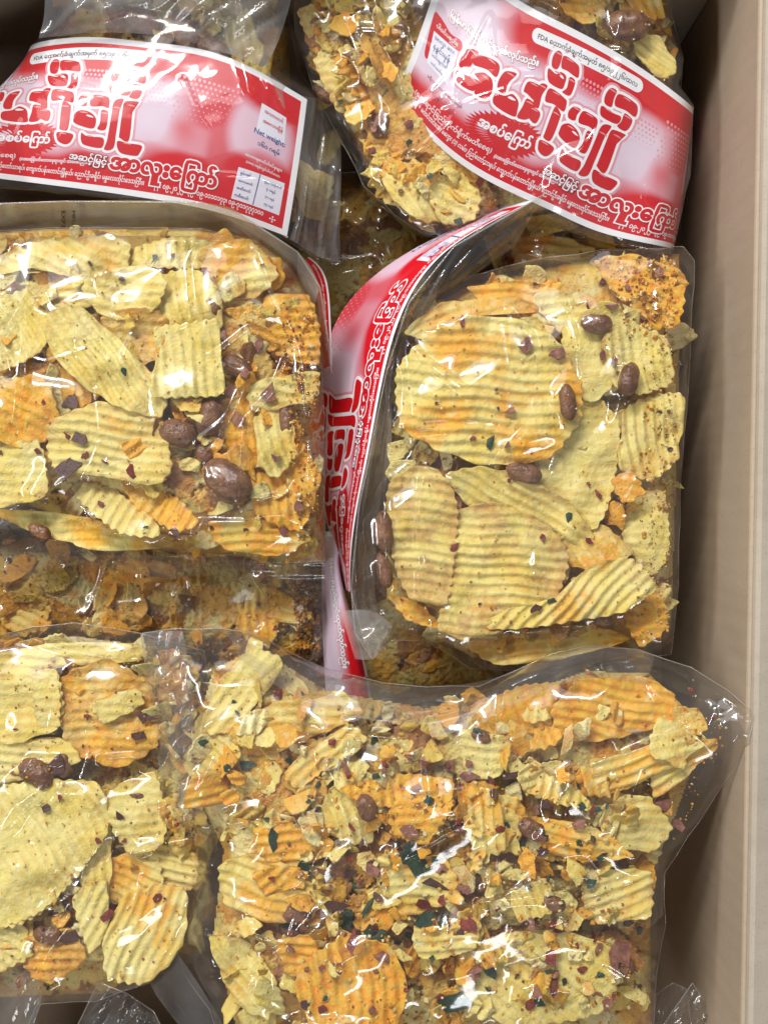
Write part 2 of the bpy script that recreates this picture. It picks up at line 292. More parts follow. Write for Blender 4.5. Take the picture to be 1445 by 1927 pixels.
# ------------------------------------------------------------------ bags
STEP = 3
def jitter(P, seg=36, a=2.6):                      # a film edge is never a clean curve
    Q = []
    for i in range(len(P)):
        p, q = P[i], P[(i+1) % len(P)]; n = max(1, int(np.hypot(*(q-p)[:2])/seg))
        for t in range(n):
            v = p+(q-p)*t/n; k = 0 if t == 0 else 1; Q.append(v+np.array([(vnoise(v[0]/19+9, v[1]/19+3, 77)-.5)*a*2*k, (vnoise(v[0]/19+40, v[1]/19+8, 78)-.5)*a*2*k, (vnoise(v[0]/23+4, v[1]/23, 79)-.5)*2.2*k]))
    return np.array(Q)
class Bag:
    def __init__(s, name, outline, ztop, zbase, desc, group, label, width=170, z_edge=None, chip_area=None):
        s.desc = desc; s.out = np.array([(p+(z_edge,))[:3] if len(p) == 2 else p for p in outline], float)
        s.out = jitter(s.out); s.area = np.asarray(chip_area if chip_area is not None else np.array([p[:2] for p in outline]), float)
        s.ztop, s.zbase, s.width = ztop, zbase, width
        x0, y0 = s.out[:, :2].min(0)-STEP*2; x1, y1 = s.out[:, :2].max(0)+STEP*2
        s.xs = np.arange(x0, x1, STEP); s.ys = np.arange(y0, y1, STEP)
        s.H = np.full((len(s.ys), len(s.xs)), -999.0)
        s.root = empty('snack_bag', label, 'snack bag', group)
        cx, cy = s.out[:, :2].mean(0); s.root.location = U(cx, cy, zbase); s.cx, s.cy = cx, cy
        s.inv = -np.array(s.root.location)
        s.items = []; s.creases = []
    def splat(s, V):
        x, y, z = PX(V); i = np.round((y-s.ys[0])/STEP).astype(int); j = np.round((x-s.xs[0])/STEP).astype(int)
        ok = (i >= 0) & (j >= 0) & (i < len(s.ys)) & (j < len(s.xs))
        np.maximum.at(s.H, (i[ok], j[ok]), z[ok])
    def h(s, x, y):
        i = int(np.clip(round((y-s.ys[0])/STEP), 1, len(s.ys)-2)); j = int(np.clip(round((x-s.xs[0])/STEP), 1, len(s.xs)-2))
        return s.H[i-1:i+2, j-1:j+2].max()
    def prof(s, x, y):
        d, _, _, ze = near(s.out, x, y); p = np.clip(d/s.width, 0, 1); p = np.sqrt(1-(1-p)**2)
        return ze+(s.ztop-ze)*p
    def rnd(s, rng, margin=0, area=None):
        A = s.area if area is None else np.asarray(area, float)
        while True:
            x, y = rng.uniform(A[:, 0].min(), A[:, 0].max()), rng.uniform(A[:, 1].min(), A[:, 1].max())
            if -60 < x < 1500 and -60 < y < 1990 and inside(A, x, y) and near(A[:, :2], x, y)[0] > margin: return x, y
    def hero(s, poly, z, **kw):
        kw.setdefault('seed', len(chips)+7); o, V = chip(None, poly, z, **kw); s.splat(V)
        P = np.asarray(poly, float); s.items.append((o, P.mean(0), np.ptp(P, axis=0).max(), kw.get('season', .2), kw.get('amp', .55), True))
        return o
    def fill(s, n, a, b, seed, drop=(4, 14), season=(0, .5), amp=.5, margin=10, area=None, tilt=14, brown=(.1, .5), broken=.6, fine=.7):
        rng = np.random.default_rng(seed)
        for i in range(n):
            x, y = s.rnd(rng, margin, area); aa = min(rng.uniform(*a), 14+.75*float(near(s.out, np.array(x), np.array(y))[0])); bb = aa*rng.uniform(.5, .95)
            z = float(s.prof(np.array(x), np.array(y)))-rng.uniform(*drop)
            o, V = chip((x, y), blob(x, y, aa, bb, rng.uniform(0, 180), rng, broken=broken), z, ridge=rng.uniform(0, 180), amp=amp*(rng.random() < .75), season=rng.uniform(*season), brown=rng.uniform(*brown),
                        curv=(rng.normal(0, .5), rng.normal(0, .5)), tilt=tuple(np.clip(rng.normal(0, tilt, 2), -1.6*tilt, 1.6*tilt)*min(1, 45/aa)), seed=len(chips)+900, fine=fine, brk=.8)
            s.splat(V); s.items.append((o, (x, y), aa*2, 0, 1, False))
    def mass(s, drop, cell=(26, 48), seed=0, season=.5, rough=3.6):
        """the packed broken pieces deep inside, too many to count: one bumpy heap of facets, each with its own tilt, ridges and colour"""
        rng = np.random.default_rng(seed); st = 3; xs, ys = np.arange(s.area[:, 0].min(), s.area[:, 0].max(), st), np.arange(s.area[:, 1].min(), s.area[:, 1].max(), st)
        X, Y = np.meshgrid(xs, ys); ins = inside(s.area, X, Y); w = np.mean(cell); n = int(np.ptp(xs)*np.ptp(ys)/w**2*1.9)
        P = np.stack([rng.uniform(xs[0], xs[-1], n), rng.uniform(ys[0], ys[-1], n)], -1); A = rng.uniform(0, np.pi, n); asp = rng.uniform(1, 2.2, n)
        T = rng.normal(0, .38, (n, 2)); Oz = rng.normal(0, rough, n); ra = rng.uniform(0, np.pi, n); am = rng.choice([0, .45, .6], n); K = np.array([(.74, .60, .20), (.72, .50, .12), (.78, .66, .28), (.74, .40, .05), (.62, .30, .05), (.34, .15, .05)])
        pr = np.array([.24, .22, .14, .22*season*2, .10, .08]); col = K[rng.choice(6, n, p=pr/pr.sum())]*rng.uniform(.85, 1.08, (n, 1))
        Xj, Yj = X+(vnoise(X/9, Y/9, seed)-.5)*14, Y+(vnoise(X/9+30, Y/9, seed+1)-.5)*14
        Zb = np.full(X.shape, -99.0); Cb = np.zeros(X.shape+(3,)); k = S
        for i in range(n):                           # each facet is an elongated shard; the highest one shows
            j0, j1 = np.searchsorted(xs, [P[i, 0]-w*1.7, P[i, 0]+w*1.7]); i0, i1 = np.searchsorted(ys, [P[i, 1]-w*1.7, P[i, 1]+w*1.7])
            if j1 <= j0 or i1 <= i0: continue
            dx, dy = (Xj[i0:i1, j0:j1]-P[i, 0]), (Yj[i0:i1, j0:j1]-P[i, 1]); a = dx*np.cos(A[i])+dy*np.sin(A[i]); b2 = -dx*np.sin(A[i])+dy*np.cos(A[i])
            r = np.maximum(np.abs(a)/(w*1.1), np.abs(b2)*asp[i]/(w*1.1)); z = Oz[i]+(T[i, 0]*dx+T[i, 1]*dy)*k+am[i]*np.sin((dx*np.cos(ra[i])+dy*np.sin(ra[i]))*2*np.pi/17)
            z = np.where(r < 1, z, -99); m = z > Zb[i0:i1, j0:j1]; Zb[i0:i1, j0:j1] = np.where(m, z, Zb[i0:i1, j0:j1]); Cb[i0:i1, j0:j1] = np.where(m[..., None], col[i], Cb[i0:i1, j0:j1])
        Zb = np.where(Zb < -50, -8, Zb); Cb = np.where(Cb.sum(-1, keepdims=True) == 0, np.array([.40, .19, .05]), Cb)
        ed = np.clip(near(s.area[:, :2], X, Y)[0]/30, 0, 1); Z = np.minimum(s.prof(X, Y)-drop-9*(1-ed)**2+np.clip(Zb, -9, 3.5), s.prof(X, Y)-1.2)+(vnoise(X/5, Y/5, seed+2)-.5)*1.0; W = U(X, Y, Z)
        cell = (ins[:-1, :-1] & ins[1:, :-1] & ins[:-1, 1:] & ins[1:, 1:]).ravel(); F = grid_faces(len(ys), len(xs))[cell]; used = np.unique(F); mp = np.full(X.size, -1); mp[used] = np.arange(len(used)); V = W.reshape(-1, 3)[used]
        o = mk('crumbs', V, mp[F][:, ::-1], M['mass'], cols=Cb.reshape(-1, 3)[used]); s.splat(V); tag(o, 'packed broken chip pieces filling the '+s.desc, 'crumbs', None, 'stuff')
    def shards(s, n, size, drop, seed, area=None, margin=6, tilt=28, season=.5):
        """hundreds of splinters of chip, beyond the ones that are things of their own: one object"""
        rng = np.random.default_rng(seed); VV, TT, QQ, CC = [], [], [], []; N0 = 0
        K = np.array([(.82, .69, .24), (.76, .55, .11), (.86, .75, .36), (.82, .40, .03), (.66, .34, .05), (.36, .15, .05)]); pr = np.array([.30, .22, .16, .22*season*2, .08, .05]); pr /= pr.sum()
        for i in range(n):
            x, y = s.rnd(rng, margin, area); a = min(rng.uniform(*size), 8+.7*float(near(s.out, np.array(x), np.array(y))[0])); b = a*rng.uniform(.35, .9); z = float(s.prof(np.array(x), np.array(y)))-rng.uniform(*drop); k = S*(D-z)/D
            m = int(np.clip(a/3.2, 4, 9)); ns = int(np.clip(a*1.15, 18, 40)); P = blob(0, 0, a, b, rng.uniform(0, 180), rng, n=int(rng.integers(5, 8)), jag=.25)
            O = linear(P, ns)*.8*k+closed(P, ns)*.2*k; O = O*(1+rng.normal(0, .035, (ns, 1))); q = rng.uniform(0, np.pi); q = np.array([math.cos(q), math.sin(q)]); am = rng.choice([0, .4, .5, .6])
            t = np.linspace(0, 1, m+1)[1:]; xy = np.concatenate([np.zeros((1, 2)), (t[:, None, None]*O[None]).reshape(-1, 2)]); zz = am*np.sin((xy@q)*1.8+i)+(vnoise(xy[:, 0]/5+40, xy[:, 1]/5+40, i)-.5)*1.6
            tl = np.tan(np.radians(np.clip(rng.normal(0, tilt, 2), -50, 50))); zz = zz+np.clip(xy@tl, -7, 4)
            V = np.concatenate([xy, zz[:, None]], 1); V = np.concatenate([V, V[-ns:]-[0, 0, 1.2], [[0, 0, zz[0]-2.0]]]); j = np.arange(ns); j2 = (j+1) % ns; M0 = 1+m*ns
            TT.append(np.concatenate([np.stack([j*0, 1+j, 1+j2], -1), np.stack([j*0+M0+ns, M0+j2, M0+j], -1)])+N0)
            QQ.append(np.concatenate([np.stack([1+r*ns+j, 1+(r+1)*ns+j, 1+(r+1)*ns+j2, 1+r*ns+j2], -1) for r in range(m-1)]+[np.stack([M0-ns+j, M0+j, M0+j2, M0-ns+j2], -1)])+N0)
            VV.append(V*1e-3+U(x, y, z)); CC.append(np.repeat((K[rng.choice(6, p=pr)]*rng.uniform(.88, 1.06))[None], len(V), 0)); N0 += len(V)
        V = np.concatenate(VV); s.splat(V)
        o = mk('crumbs', V, [np.concatenate(TT), np.concatenate(QQ)], M['mass'], cols=np.concatenate(CC)); tag(o, 'many small chip splinters lying between the chips of the '+s.desc, 'crumbs', None, 'stuff')
    def film(s, iters=140, lift=.9, slack=.35, rnd_creases=18, mat='film', seed=1, amp=.7, seam=True, hull=7, crumple=1.35):
        X, Y = np.meshgrid(s.xs, s.ys); ins = inside(s.out, X, Y); d, bx, by, bz = near(s.out, X, Y)
        Hc = s.H.copy()
        for _ in range(2):                          # the film bridges small gaps between touching crumbs
            G = Hc.copy()
            for ax in (0, 1):
                for sh in (1, -1): G = np.maximum(G, np.roll(Hc, sh, ax)-.9)
            Hc = G
        for _ in range(hull):
            G = Hc.copy()
            for ax in (0, 1):
                for sh in (1, -1): G = np.maximum(G, np.roll(Hc, sh, ax)-.25)
            Hc = G
        for _ in range(hull):
            B = np.where(Hc < -500, s.prof(X, Y)-6, Hc)
            B = (B*2+np.roll(B, 1, 0)+np.roll(B, -1, 0)+np.roll(B, 1, 1)+np.roll(B, -1, 1))/6; Hc = np.where(Hc < -500, Hc, B)
        Z = np.maximum(s.prof(X, Y)-1.0, Hc+lift); Z = np.where(ins, Z, bz); ob = np.where(ins, Hc+lift, bz)
        p = s.prof(X, Y); lo = np.where(ins, bz+(s.ztop-bz)*0-6, bz)
        for _ in range(int(iters*1.5)):
            A = (np.roll(Z, 1, 0)+np.roll(Z, -1, 0)+np.roll(Z, 1, 1)+np.roll(Z, -1, 1))/4
            Z = np.where(ins, np.maximum(A, ob), bz)
        rng = np.random.default_rng(seed); cr = [(p_, a_*1.9, w_*1.55) for p_, a_, w_ in s.creases]
        for _ in range(rnd_creases):
            x, y = s.rnd(rng, 0, s.out[:, :2]); _, qx, qy, _ = near(s.out, np.array(x), np.array(y))
            ang = math.atan2(y-qy, x-qx)+rng.normal(0, .7); l = rng.uniform(50, 200); b2 = ang+rng.normal(0, .5)
            cr.append(([(x, y), (x+math.cos(ang)*l/2, y+math.sin(ang)*l/2), (x+math.cos(ang)*l/2+math.cos(b2)*l/2, y+math.sin(ang)*l/2+math.sin(b2)*l/2)], rng.uniform(.3, 1.0)*amp, rng.uniform(6, 14)))
        for pl, am, wd in cr:
            dd = near(np.array(pl, float), X, Y, close=False)[0]; e = np.minimum(1, d/14)
            Z = Z+am*np.exp(-(dd/(wd*.5))**2)*e*ins
        Z = Z+ins*np.minimum(1, d/30)*(vnoise(X/34, Y/34, seed+5)-.5)*1.3*slack
        fc = facets(X, Y, 64, seed+31)*crumple*1.3+facets(X+Y*.4, Y-X*.3, 130, seed+32)*crumple*2.4
        Z = Z+np.minimum(1, d/22)*ins*fc*sm(.30, .62, vnoise(X/110+4, Y/110+7, seed+33))
        cell = ins[:-1, :-1] | ins[1:, :-1] | ins[:-1, 1:] | ins[1:, 1:]
        PXx, PYy = np.where(ins, X, bx), np.where(ins, Y, by)
        W = U(PXx, PYy, Z).reshape(-1, 3)+s.inv; m = len(s.xs)
        F = grid_faces(len(s.ys), m)[cell.ravel()]
        used = np.unique(F); mp = np.full(len(W), -1); mp[used] = np.arange(len(used))
        f = mk('film', W[used], mp[F][:, ::-1], M[mat], s.root)
        s.Z = np.where(ins, Z, bz)
        # under side of the pouch, coarser
        st = 5; xs2, ys2 = s.xs[::st], s.ys[::st]; X, Y = np.meshgrid(xs2, ys2); ins = inside(s.out, X, Y); d, bx, by, bz = near(s.out, X, Y)
        Wt = U(np.where(ins, X, bx), np.where(ins, Y, by), bz); pr = np.sqrt(np.clip(1-(1-np.clip(d/s.width, 0, 1))**2, 0, 1))
        Wt[..., 2] = (bz+(np.minimum(s.zbase, bz-1)-bz)*np.where(ins, pr, 0)-.4)*1e-3
        cell = ins[:-1, :-1] | ins[1:, :-1] | ins[:-1, 1:] | ins[1:, 1:]; F = grid_faces(len(ys2), len(xs2))[cell.ravel()]
        W = Wt.reshape(-1, 3)+s.inv; used = np.unique(F); mp = np.full(len(W), -1); mp[used] = np.arange(len(used))
        mk('back_film', W[used], mp[F], M[mat], s.root)
        if seam:
            tube('seam', s.out, .17, M['seam'], s.root, s.inv, close=True)
def tube(name, P, r, mat, parent, off, close=False, ns=6):
    P = np.asarray(P, float); Q = []
    seg = len(P) if close else len(P)-1
    for i in range(seg):
        a, b = P[i], P[(i+1) % len(P)]; n = max(1, int(np.hypot(*(b-a)[:2])/10))
        for t in range(n): Q.append(a+(b-a)*t/n)
    if not close: Q.append(P[-1])
    W = U(*np.array(Q).T); T = np.roll(W, -1, 0)-np.roll(W, 1, 0)
    if not close: T[0] = W[1]-W[0]; T[-1] = W[-1]-W[-2]
    T /= np.maximum(np.linalg.norm(T, axis=1), 1e-9)[:, None]; up = np.array([0, 0, 1.]); N1 = np.cross(T, up); N1 /= np.maximum(np.linalg.norm(N1, axis=1), 1e-9)[:, None]; N2 = np.cross(N1, T)
    a = np.linspace(0, 2*np.pi, ns, endpoint=False); n = len(W)
    V = W[:, None]+r*1e-3*(np.cos(a)[None, :, None]*N1[:, None]+np.sin(a)[None, :, None]*N2[:, None])
    i, j = np.meshgrid(np.arange(n if close else n-1), np.arange(ns), indexing='ij'); i2, j2 = (i+1) % n, (j+1) % ns
    F = np.stack([i*ns+j, i*ns+j2, i2*ns+j2, i2*ns+j], -1).reshape(-1, 4)
    return mk(name, V.reshape(-1, 3)+off, F, mat, parent)

# a sheet of film or paper over a net of control points: rows of (v, [(u, px, py, z) ...])
class Chart:
    def __init__(s, rows):
        s.rows = rows; s.vs = np.array([r[0] for r in rows], float)
    def px(s, u, v):
        u, v = np.broadcast_arrays(np.asarray(u, float), np.asarray(v, float)); sh = u.shape; u, v = u.ravel(), v.ravel()
        R = []
        for _, pts in s.rows:
            P = np.array(pts, float); R.append(np.stack([spl(P[:, 0], P[:, i], u) for i in (1, 2, 3)], -1))
        R = np.array(R); n = len(s.vs)
        if n == 2: t = ((v-s.vs[0])/(s.vs[1]-s.vs[0]))[:, None]; r = R[0]*(1-t)+R[1]*t
        else:                                        # Lagrange in v
            r = 0
            for i in range(n):
                l = np.ones_like(v)
                for j in range(n):
                    if j != i: l = l*(v-s.vs[j])/(s.vs[i]-s.vs[j])
                r = r+R[i]*l[:, None]
        return r.reshape(sh+(3,))
    def at(s, u, v, lift=0):
        W = U(*np.moveaxis(s.px(u, v), -1, 0))
        if np.any(lift):
            e = 1.0; a = U(*np.moveaxis(s.px(np.asarray(u)+e, v), -1, 0)); b = U(*np.moveaxis(s.px(u, np.asarray(v)+e), -1, 0))
            n = np.cross(a-W, b-W); n /= np.maximum(np.linalg.norm(n, axis=-1), 1e-12)[..., None]; n = n*np.sign(n[..., 2:3]+1e-9)
            W = W+n*np.asarray(lift)[..., None]*1e-3 if np.ndim(lift) else W+n*lift*1e-3
        return W
    def inv(s, pts):
        if not hasattr(s, 'G'):
            u = np.linspace(-40, 840, 221); v = np.linspace(-10, 320, 111); s.gu, s.gv = np.meshgrid(u, v); s.G = s.px(s.gu, s.gv); s.G[s.G[..., 2] < -33] = 1e6
        out = []
        for x, y in pts:
            i = np.argmin((s.G[..., 0]-x)**2+(s.G[..., 1]-y)**2); u, v = s.gu.flat[i], s.gv.flat[i]
            for _ in range(3):
                p = s.px(u, v)[:2]; J = np.stack([s.px(u+1, v)[:2]-p, s.px(u, v+1)[:2]-p], -1); d = np.linalg.lstsq(J, np.array([x, y])-p, rcond=None)[0]
                u, v = u+np.clip(d[0], -5, 5), v+np.clip(d[1], -5, 5)
            out.append((u, v))
        return np.array(out)
def sheet(name, chart, us, vs, mat, parent, off, wrinkle=0, seed=0, cols=None, lift=0):
    Ug, Vg = np.meshgrid(us, vs); W = chart.at(Ug, Vg, lift)
    if wrinkle:
        W[..., 2] += wrinkle*1e-3*((vnoise(Ug/26, Vg/26, seed)-.5)*2+(np.abs(vnoise(Ug/60+9, Vg/17+3, seed+1)-.5)*-2))
    return mk(name, W.reshape(-1, 3)+off, grid_faces(len(vs), len(us))[:, ::-1], mat, parent, cols=cols(Ug, Vg).reshape(-1, 3) if cols else None)
# ------------------------------------------------------------------ the printed label, drawn in its own units (u 0..800 along, v 0..310 down)
A_ROWS = [(0, [(0, 112, 150, -80), (110, 70, 108, -50), (214, 67, 82, -28), (305, 150, 70, -20), (425, 259, 77, -17), (566, 389, 95, -17), (698, 498, 140, -19), (800, 578, 187, -24)]),
          (155, [(0, -40, 240, -66), (110, -40, 212, -34), (200, 30, 209, -20), (305, 122, 210, -15), (425, 233, 219, -13.5), (566, 361, 240, -13.5), (698, 475, 276, -16), (800, 561, 316, -22)]),
          (310, [(0, -170, 320, -36), (100, -85, 326, -25), (200, 0, 336, -20), (364, 150, 355, -17), (496, 270, 372, -16), (639, 400, 397, -17), (800, 540, 445, -23)])]
B_ROWS = [(0, [(0, 845, -105, -14), (165, 975, 0, -9), (262, 1060, 45, -8), (390, 1170, 105, -10), (480, 1240, 152, -13), (560, 1294, 194, -19), (640, 1304, 206, -42), (800, 1296, 214, -75)]),
          (155, [(0, 797, 42, -14), (140, 905, 155, -6), (262, 1006, 208, -4), (390, 1110, 258, -5), (500, 1207, 305, -9), (600, 1274, 336, -17), (680, 1287, 345, -42), (800, 1280, 350, -72)]),
          (310, [(0, 743, 182, -24), (93, 800, 250, -20), (227, 900, 330, -16), (390, 1040, 398, -13), (491, 1130, 437, -13), (625, 1253, 465, -17), (700, 1266, 472, -38), (800, 1258, 478, -66)])]
chA, chB = Chart(A_ROWS), Chart(B_ROWS)
A3 = lambda *p: chA.inv([(x/4.817, 90+y/4.817) for x, y in p]); A4 = lambda *p: chA.inv([(270+x/4.661, 120+y/4.661) for x, y in p]); A6 = lambda *p: chA.inv([(x/3.44, 240+y/3.44) for x, y in p])
B1 = lambda *p: chB.inv([(740+x/5.16, y/5.16) for x, y in p]); B2 = lambda *p: chB.inv([(840+x/3.6125, 60+y/3.6125) for x, y in p]); B5 = lambda *p: chB.inv([(1020+x/5.16, 200+y/5.16) for x, y in p])
RED, LAV = np.array([.60, .006, .014]), np.array([.73, .71, .84])
def print_cols(u, v):
    n = (vnoise(u/60+3, v/40+7, 5)-.5)
    vv = v+n*26
    top = sm(104, 62, vv)*sm(110, 200, u+n*60)
    bot = sm(208, 248, vv+np.clip((u-430)/4, 0, 60))
    right = sm(500, 590, u+n*80)*.95
    oval = sm(1.15, .75, np.hypot((u-712)/72, (v-128)/88))
    midr = np.maximum(sm(60, 30, np.hypot((u-545), (v-120)*1.1)+n*50), sm(46, 26, np.hypot((u-640), (v-175)*.8)+n*40))
    r = np.maximum(np.maximum(top, bot), right*(1-oval*.75)); r = np.maximum(r*(1-.06*midr), 0)
    r = np.maximum(r, .13+.12*n); r = np.clip(r, 0, 1)[..., None]
    c = LAV*(1-r)+RED*r; c = c*(1-.0*r)
    pk = np.array([.72, .30, .38]); k = (4*r*(1-r))*.35; c = c*(1-k)+pk*k
    b = (u < 12.5) | (u > 787.5) | (v < 12) | (v > 298); return np.where(b[..., None], np.array([.84, .84, .88]), c)
_txt = {}
def text_mesh(s, bold):
    if (s, bold) in _txt: return _txt[s, bold]
    base, ext = '', []
    i = 0
    while i < len(s):
        if s[i] == '\u1039': ext.append((len(base), s[i+1])); i += 2
        else: base += s[i]; i += 1
    def raw(t):
        c = bpy.data.curves.new('t', 'FONT'); c.body = t; c.size = 1; c.resolution_u = 2; c.bevel_depth = bold; c.bevel_resolution = 0
        o = bpy.data.objects.new('t', c); C.objects.link(o); dg = bpy.context.evaluated_depsgraph_get(); dg.update()
        me = o.evaluated_get(dg).to_mesh(); V = np.zeros(len(me.vertices)*3); me.vertices.foreach_get('co', V); me.calc_loop_triangles()
        T = np.zeros(len(me.loop_triangles)*3, int); me.loop_triangles.foreach_get('vertices', T)
        bpy.data.objects.remove(o); bpy.data.curves.remove(c); return V.reshape(-1, 3), T.reshape(-1, 3)
    V, T = raw(base)
    for k, ch in ext:
        x1 = raw(base[:k])[0][:, 0].max(); v, t = raw(ch); v = v*[.6, .6, 1]; v[:, 0] += x1-v[:, 0].max(); v[:, 1] -= .48
        T = np.concatenate([T, t+len(V)]); V = np.concatenate([V, v])
    _txt[s, bold] = (V, T); return V, T
class Label:
    def __init__(s, chart, parent, off, u0=0, u1=800, v0=0, v1=310, name='label'):
        s.c, s.off, s.rng, s.bin = chart, off, (u0, u1, v0, v1), {}
        us = [x for x in np.concatenate([[0, 12.4], np.arange(12.6, 787, 5), [787.4, 787.6, 800]]) if u0 <= x <= u1]
        vs = [x for x in np.concatenate([[0, 11.9], np.arange(12.1, 298, 5), [297.9, 298.1, 310]]) if v0 <= x <= v1]
        s.o = sheet(name, chart, np.array(us), np.array(vs), M['paper'], parent, off, cols=print_cols)
    def pt(s, U2): return U2
    def ok(s, P): return True
    def add(s, P, F, mat, lvl, name):
        P = np.asarray(P, float); u0, u1, v0, v1 = s.rng; F = np.asarray(F)
        good = ((P[:, 0] >= u0) & (P[:, 0] <= u1) & (P[:, 1] >= v0) & (P[:, 1] <= v1)); F = F[good[F].all(1)]
        if len(F) == 0: return
        W = s.c.at(P[:, 0], P[:, 1], lvl*.045+(P[:, 2] if P.shape[1] > 2 else 0)); used = np.unique(F); mp = np.full(len(P), -1); mp[used] = np.arange(len(used))
        s.bin.setdefault((mat, name), []).append((W[used]+s.off, mp[F]))
    def flush(s):                                    # one mesh per ink and kind of mark
        for (mat, name), L in s.bin.items():
            V = np.concatenate([v for v, _ in L]); k = 0; by = {3: [], 4: []}
            for v, f in L: by[f.shape[1]].append(f+k); k += len(v)
            mk(name, V, [np.concatenate(x) for x in by.values() if x], M[mat], s.o, smooth=False)
        s.bin = {}
    def patch(s, poly, mat, lvl, name='printed_mark', grow=0, round_=True, rings=(0.001, .34, .67, 1)):
        P = closed(poly, 64) if round_ else np.concatenate([np.linspace(a, b, 10, endpoint=False) for a, b in zip(np.asarray(poly), np.roll(poly, -1, 0))])
        c = P.mean(0); n = len(P)
        if grow:
            t = np.roll(P, -1, 0)-np.roll(P, 1, 0); nn = np.stack([t[:, 1], -t[:, 0]], -1); nn /= np.maximum(np.hypot(*nn.T), 1e-6)[:, None]
            if np.sum(nn*(P-c)) < 0: nn = -nn
            P = P+nn*grow
        V = np.concatenate([c+(P-c)*r for r in rings]); F = []
        for k in range(len(rings)-1):
            i = np.arange(n); F.append(np.stack([k*n+i, k*n+(i+1) % n, (k+1)*n+(i+1) % n, (k+1)*n+i], -1))
        s.add(V, np.concatenate(F), mat, lvl, name)
    def text(s, t, p0, p1, mat, lvl, bold=.012, yscale=None, outline=None, obold=.07, name='lettering'):
        p0, p1 = np.asarray(p0), np.asarray(p1); d = p1-p0; L = np.hypot(*d); d = d/L; n = np.array([d[1], -d[0]])
        if n[1] > 0: n = -n
        V0 = text_mesh(t, bold)[0]; x0, x1 = V0[:, 0].min(), V0[:, 0].max(); k = L/(x1-x0); ky = yscale or k
        for b, m, l in (((obold, outline, lvl),) if outline else ())+((bold, mat, lvl+(1.4 if outline else 0)),):
            V, T = text_mesh(t, b)
            P = p0+(V[:, :1]-x0)*k*d+V[:, 1:2]*ky*n
            s.add(np.concatenate([P, V[:, 2:]/max(b, .01)*.02], 1), T, m, l, 'lettering_outline' if m == outline else name)
BIG = [[(495, 105), (545, 115), (540, 200), (510, 240), (460, 230), (455, 160)], [(560, 115), (700, 120), (735, 150), (730, 220), (620, 210), (550, 205)], [(650, 235), (715, 245), (705, 345), (670, 375), (605, 365), (640, 320)], [(440, 250), (520, 260), (560, 230), (620, 240), (625, 290), (600, 350), (480, 350), (440, 310)],
       [(410, 370), (470, 370), (440, 450), (435, 550), (375, 540), (370, 430)], [(490, 375), (650, 395), (680, 430), (665, 500), (560, 480), (470, 480)], [(365, 555), (460, 570), (460, 640), (430, 670), (375, 650), (355, 610)], [(570, 490), (640, 510), (650, 560), (620, 740), (545, 745), (540, 700)], [(525, 760), (665, 780), (650, 850), (600, 880), (540, 860), (515, 820)],
       [(745, 425), (820, 425), (800, 480), (790, 530), (720, 530), (705, 480)], [(840, 430), (960, 435), (1000, 465), (990, 550), (930, 535), (820, 530)], [(680, 590), (740, 560), (810, 575), (860, 610), (880, 660), (850, 735), (740, 715), (670, 680), (665, 640)], [(920, 565), (980, 570), (990, 610), (970, 730), (930, 755), (880, 735), (905, 680)], [(740, 765), (800, 800), (940, 815), (925, 910), (780, 890), (735, 850)],
       [(1060, 465), (1130, 465), (1095, 560), (1060, 780), (1040, 900), (990, 935), (940, 920), (965, 860), (1010, 600), (1025, 510)], [(1150, 480), (1270, 490), (1215, 550), (1175, 840), (1085, 820), (1080, 780), (1110, 560), (1120, 510)], [(1070, 840), (1160, 860), (1290, 885), (1270, 960), (1230, 985), (1100, 960), (1060, 900)],
       [(1050, 180), (1110, 185), (1100, 250), (1090, 325), (1015, 315), (1010, 240)], [(1130, 200), (1290, 215), (1330, 260), (1315, 330), (1220, 310), (1110, 300)], [(1215, 325), (1290, 345), (1300, 380), (1280, 440), (1240, 470), (1170, 450), (1195, 400)], [(1000, 335), (1110, 355), (1195, 365), (1170, 435), (1040, 430), (995, 400)]]
BIGB = [[(690, 490), (760, 470), (840, 510), (790, 590), (715, 700), (640, 650), (640, 590)], [(820, 530), (960, 570), (1035, 640), (1000, 755), (900, 680), (770, 625)], [(780, 715), (880, 700), (960, 770), (965, 880), (930, 950), (860, 960), (780, 900), (830, 830), (850, 760)], [(620, 680), (700, 720), (850, 795), (780, 890), (640, 820), (600, 750)]]
BIGM = [[(400, 265), (480, 285), (425, 350), (395, 420), (345, 395), (350, 330)], [(555, 335), (630, 360), (640, 400), (600, 470), (545, 425), (520, 400)], [(545, 450), (600, 490), (590, 560), (540, 600), (475, 580), (510, 510)], [(330, 415), (395, 430), (450, 420), (490, 470), (485, 530), (460, 580), (340, 515), (310, 470)]]
SEG = [A3(*p) for p in BIG]+[B2(*p) for p in BIGM]+[B1(*p) for p in BIGB]
EYES = [A3((555, 262), (580, 255), (600, 272), (575, 272)), B2((415, 445), (440, 442), (470, 468), (440, 462)), A3((785, 612), (815, 610), (855, 632), (815, 628))]
